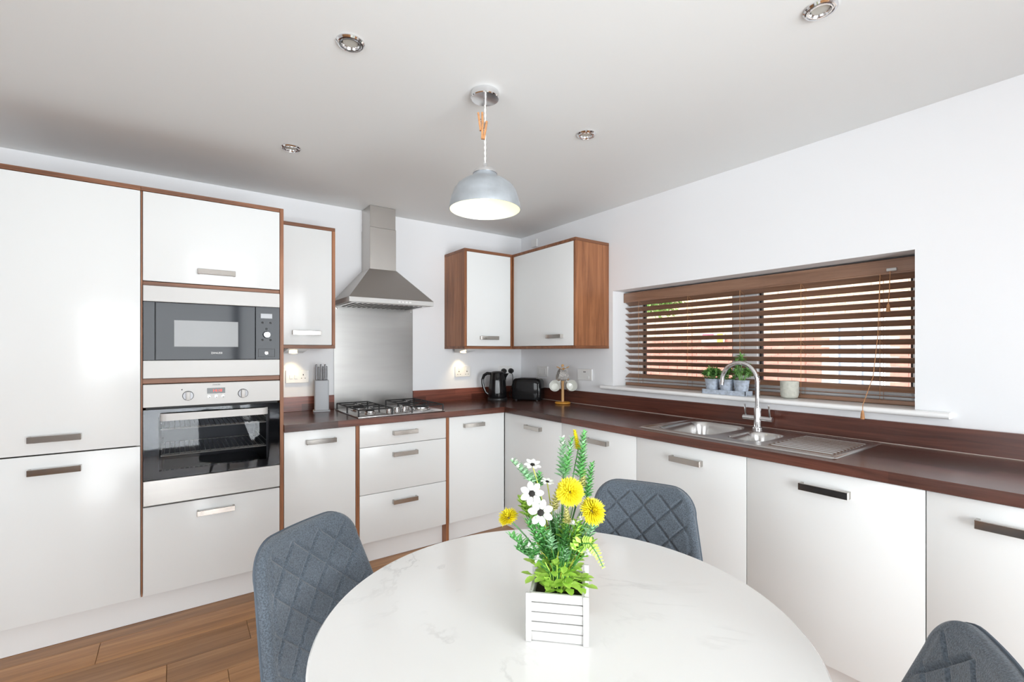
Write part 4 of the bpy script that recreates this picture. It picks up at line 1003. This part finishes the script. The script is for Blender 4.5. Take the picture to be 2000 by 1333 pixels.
# yellow pompons
def mum(u, v, dep, r, axis, n=150, cone=.9):
    c = P(u, v, dep); ax = axis.normalized(); o = build(G().tube(stem_to(c-ax*.004), .0015, 6), 'chrysanthemum', M['grass'], t)
    g = G(); x = ax.orthogonal().normalized(); y = ax.cross(x)
    for k in range(n):
        z = 1-(1+cone)*k/n*.62; rad = math.sqrt(max(0, 1-z*z)); a = k*2.39996
        d_ = (x*math.cos(a)*rad+y*math.sin(a)*rad+ax*z*.75)
        leaf_mesh(g, c+d_*r*.15, d_, r*random.uniform(.85, 1.1), r*.2, up=ax, cup=.3)
    build(g, 'pompon', M['yellow'], o, True, 80)
mum(1113, 962, -.02, .0255, -FW+UP*.35, 220)
mum(1156, 1000, -.03, .0245, -FW*.7+UP*.6+RT*.5, 200)
mum(994, 1013, .0, .0195, -RT*.4+UP*.9-FW*.2, 170, .9)
for u, v, dep in ((1120, 1026, -.04), (1134, 1017, -.04), (1033, 1070, -.03), (1130, 968, .01), (1147, 1082, -.05), (1050, 1094, -.05)):
    c = P(u, v, dep); g = G()
    for k in range(16): leaf_mesh(g, c, rdir(-20, 90), .0095, .006)
    o = build(G().tube(stem_to(c), .0009, 5), 'small_blossom', M['grass'], t); build(g, 'blossom_petals', M['petal'], o, True, 80)

# ------------------------------------------------------------------ outside the window
struct(G().box(.3, 9, -7, 9, -.2, -.12), 'ground', M['paving'])
NX = 6.0
t = thing('neighbouring_house', 'neighbouring brick house wall seen through the blind', 'house', (NX+.2, .5, -.12))
wl = at_x(1638, 640, NX); wr = at_x(1722, 722, NX)
wy0, wy1, wz1, wz0 = wr.y, wl.y, 1.75, .55
build(G().box(NX+.012, NX+.25, -5, 7.5, -.12, 4.2), 'wall', M['mortar'], t, False)
gr, gb = G(), G(); z = -.10; r_ = 0
while z < 3.6:
    y = -4.9-(.1125 if r_ % 2 else 0)
    while y < 7.4:
        if not (wy0-.06 < y+.2 and y < wy1+.06 and wz0-.05 < z+.06 and z < wz1+.05):
            j = random.uniform(-.004, .004); (gr if z < 1.52 else gb).box(NX+j, NX+.02, y, y+.215, z, z+.065)  # upper courses get a paler brick colour
        y += .225
    z += .075; r_ += 1
for g, m_ in ((gr, 'brick'), (gb, 'brick_pale')):
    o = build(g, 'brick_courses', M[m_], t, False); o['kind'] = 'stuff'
wn = build(G().box(NX-.02, NX+.03, wy0-.05, wy0, wz0, wz1).box(NX-.02, NX+.03, wy1, wy1+.05, wz0, wz1).box(NX-.02, NX+.03, wy0-.05, wy1+.05, wz1, wz1+.05).box(NX-.05, NX+.03, wy0-.07, wy1+.07, wz0-.05, wz0).box(NX-.015, NX+.03, (wy0+wy1)/2-.03, (wy0+wy1)/2+.03, wz0, wz1), 'window', M['upvc'], t, False)
build(G().box(NX+.005, NX+.011, wy0, (wy0+wy1)/2-.03, wz0, wz1), 'pane', M['bluepane'], wn, False)
build(G().box(NX+.005, NX+.011, (wy0+wy1)/2+.03, wy1, wz0, wz1), 'pane', M['bluepane'], wn, False)
a, b_ = at_x(1370, 652, 5.96), at_x(1414, 672, 5.96)
t = thing('sign_board', 'small white board with pink and yellow patches on the house wall outside', 'sign', (5.96, (a.y+b_.y)/2, b_.z))
build(G().box(5.96, 5.99, b_.y, a.y, b_.z, a.z), 'board', M['trimw'], t, False)
mz = (a.z+b_.z)/2; ln = a.y-b_.y
build(G().box(5.955, 5.9595, a.y-ln*.55, a.y-.02, mz, a.z-.01), 'pink_patch', M['pink'], t, False)
build(G().box(5.955, 5.9595, b_.y+.02, b_.y+ln*.3, b_.z+.02, a.z-.01), 'yellow_patch', M['lemon'], t, False)
tc2 = at_x(1290, 600, 4.0); tb = at_x(1170, 687, 4.0)
t = thing('garden_tree', 'green leafy tree outside at the left end of the window', 'tree', (4.0, tb.y, -.12))
build(G().tube([(4, tb.y, -.12), (4.02, tb.y-.02, 1.2), (4, tb.y-.1, 2.0), (4, tb.y-.3, 2.7)], [.07, .06, .045, .02], 8).tube([(4, tb.y-.08, 1.8), (4, (tb.y+tc2.y)/2, 2.1), tuple(tc2+Vector((0, .1, .1)))], [.03, .02, .008], 6), 'trunk', M['bark'], t)
g = G()
for c, r_, n in ((tc2+Vector((0, 0, .12)), .36, 1100), (Vector((4, tb.y-.2, 2.5)), .7, 500), (tc2+Vector((0, .25, .35)), .4, 300)):
    for k in range(n):
        d_ = Vector((random.gauss(0, 1), random.gauss(0, 1), random.gauss(0, .8))); d_ = d_.normalized()*r_*random.random()**.4
        if (c+d_).z < tc2.z-.16: continue
        leaf_mesh(g, c+d_, rdir(-60, 40), random.uniform(.06, .10), random.uniform(.035, .05))
build(g, 'foliage', M['leaf_t'], t, True, 80)
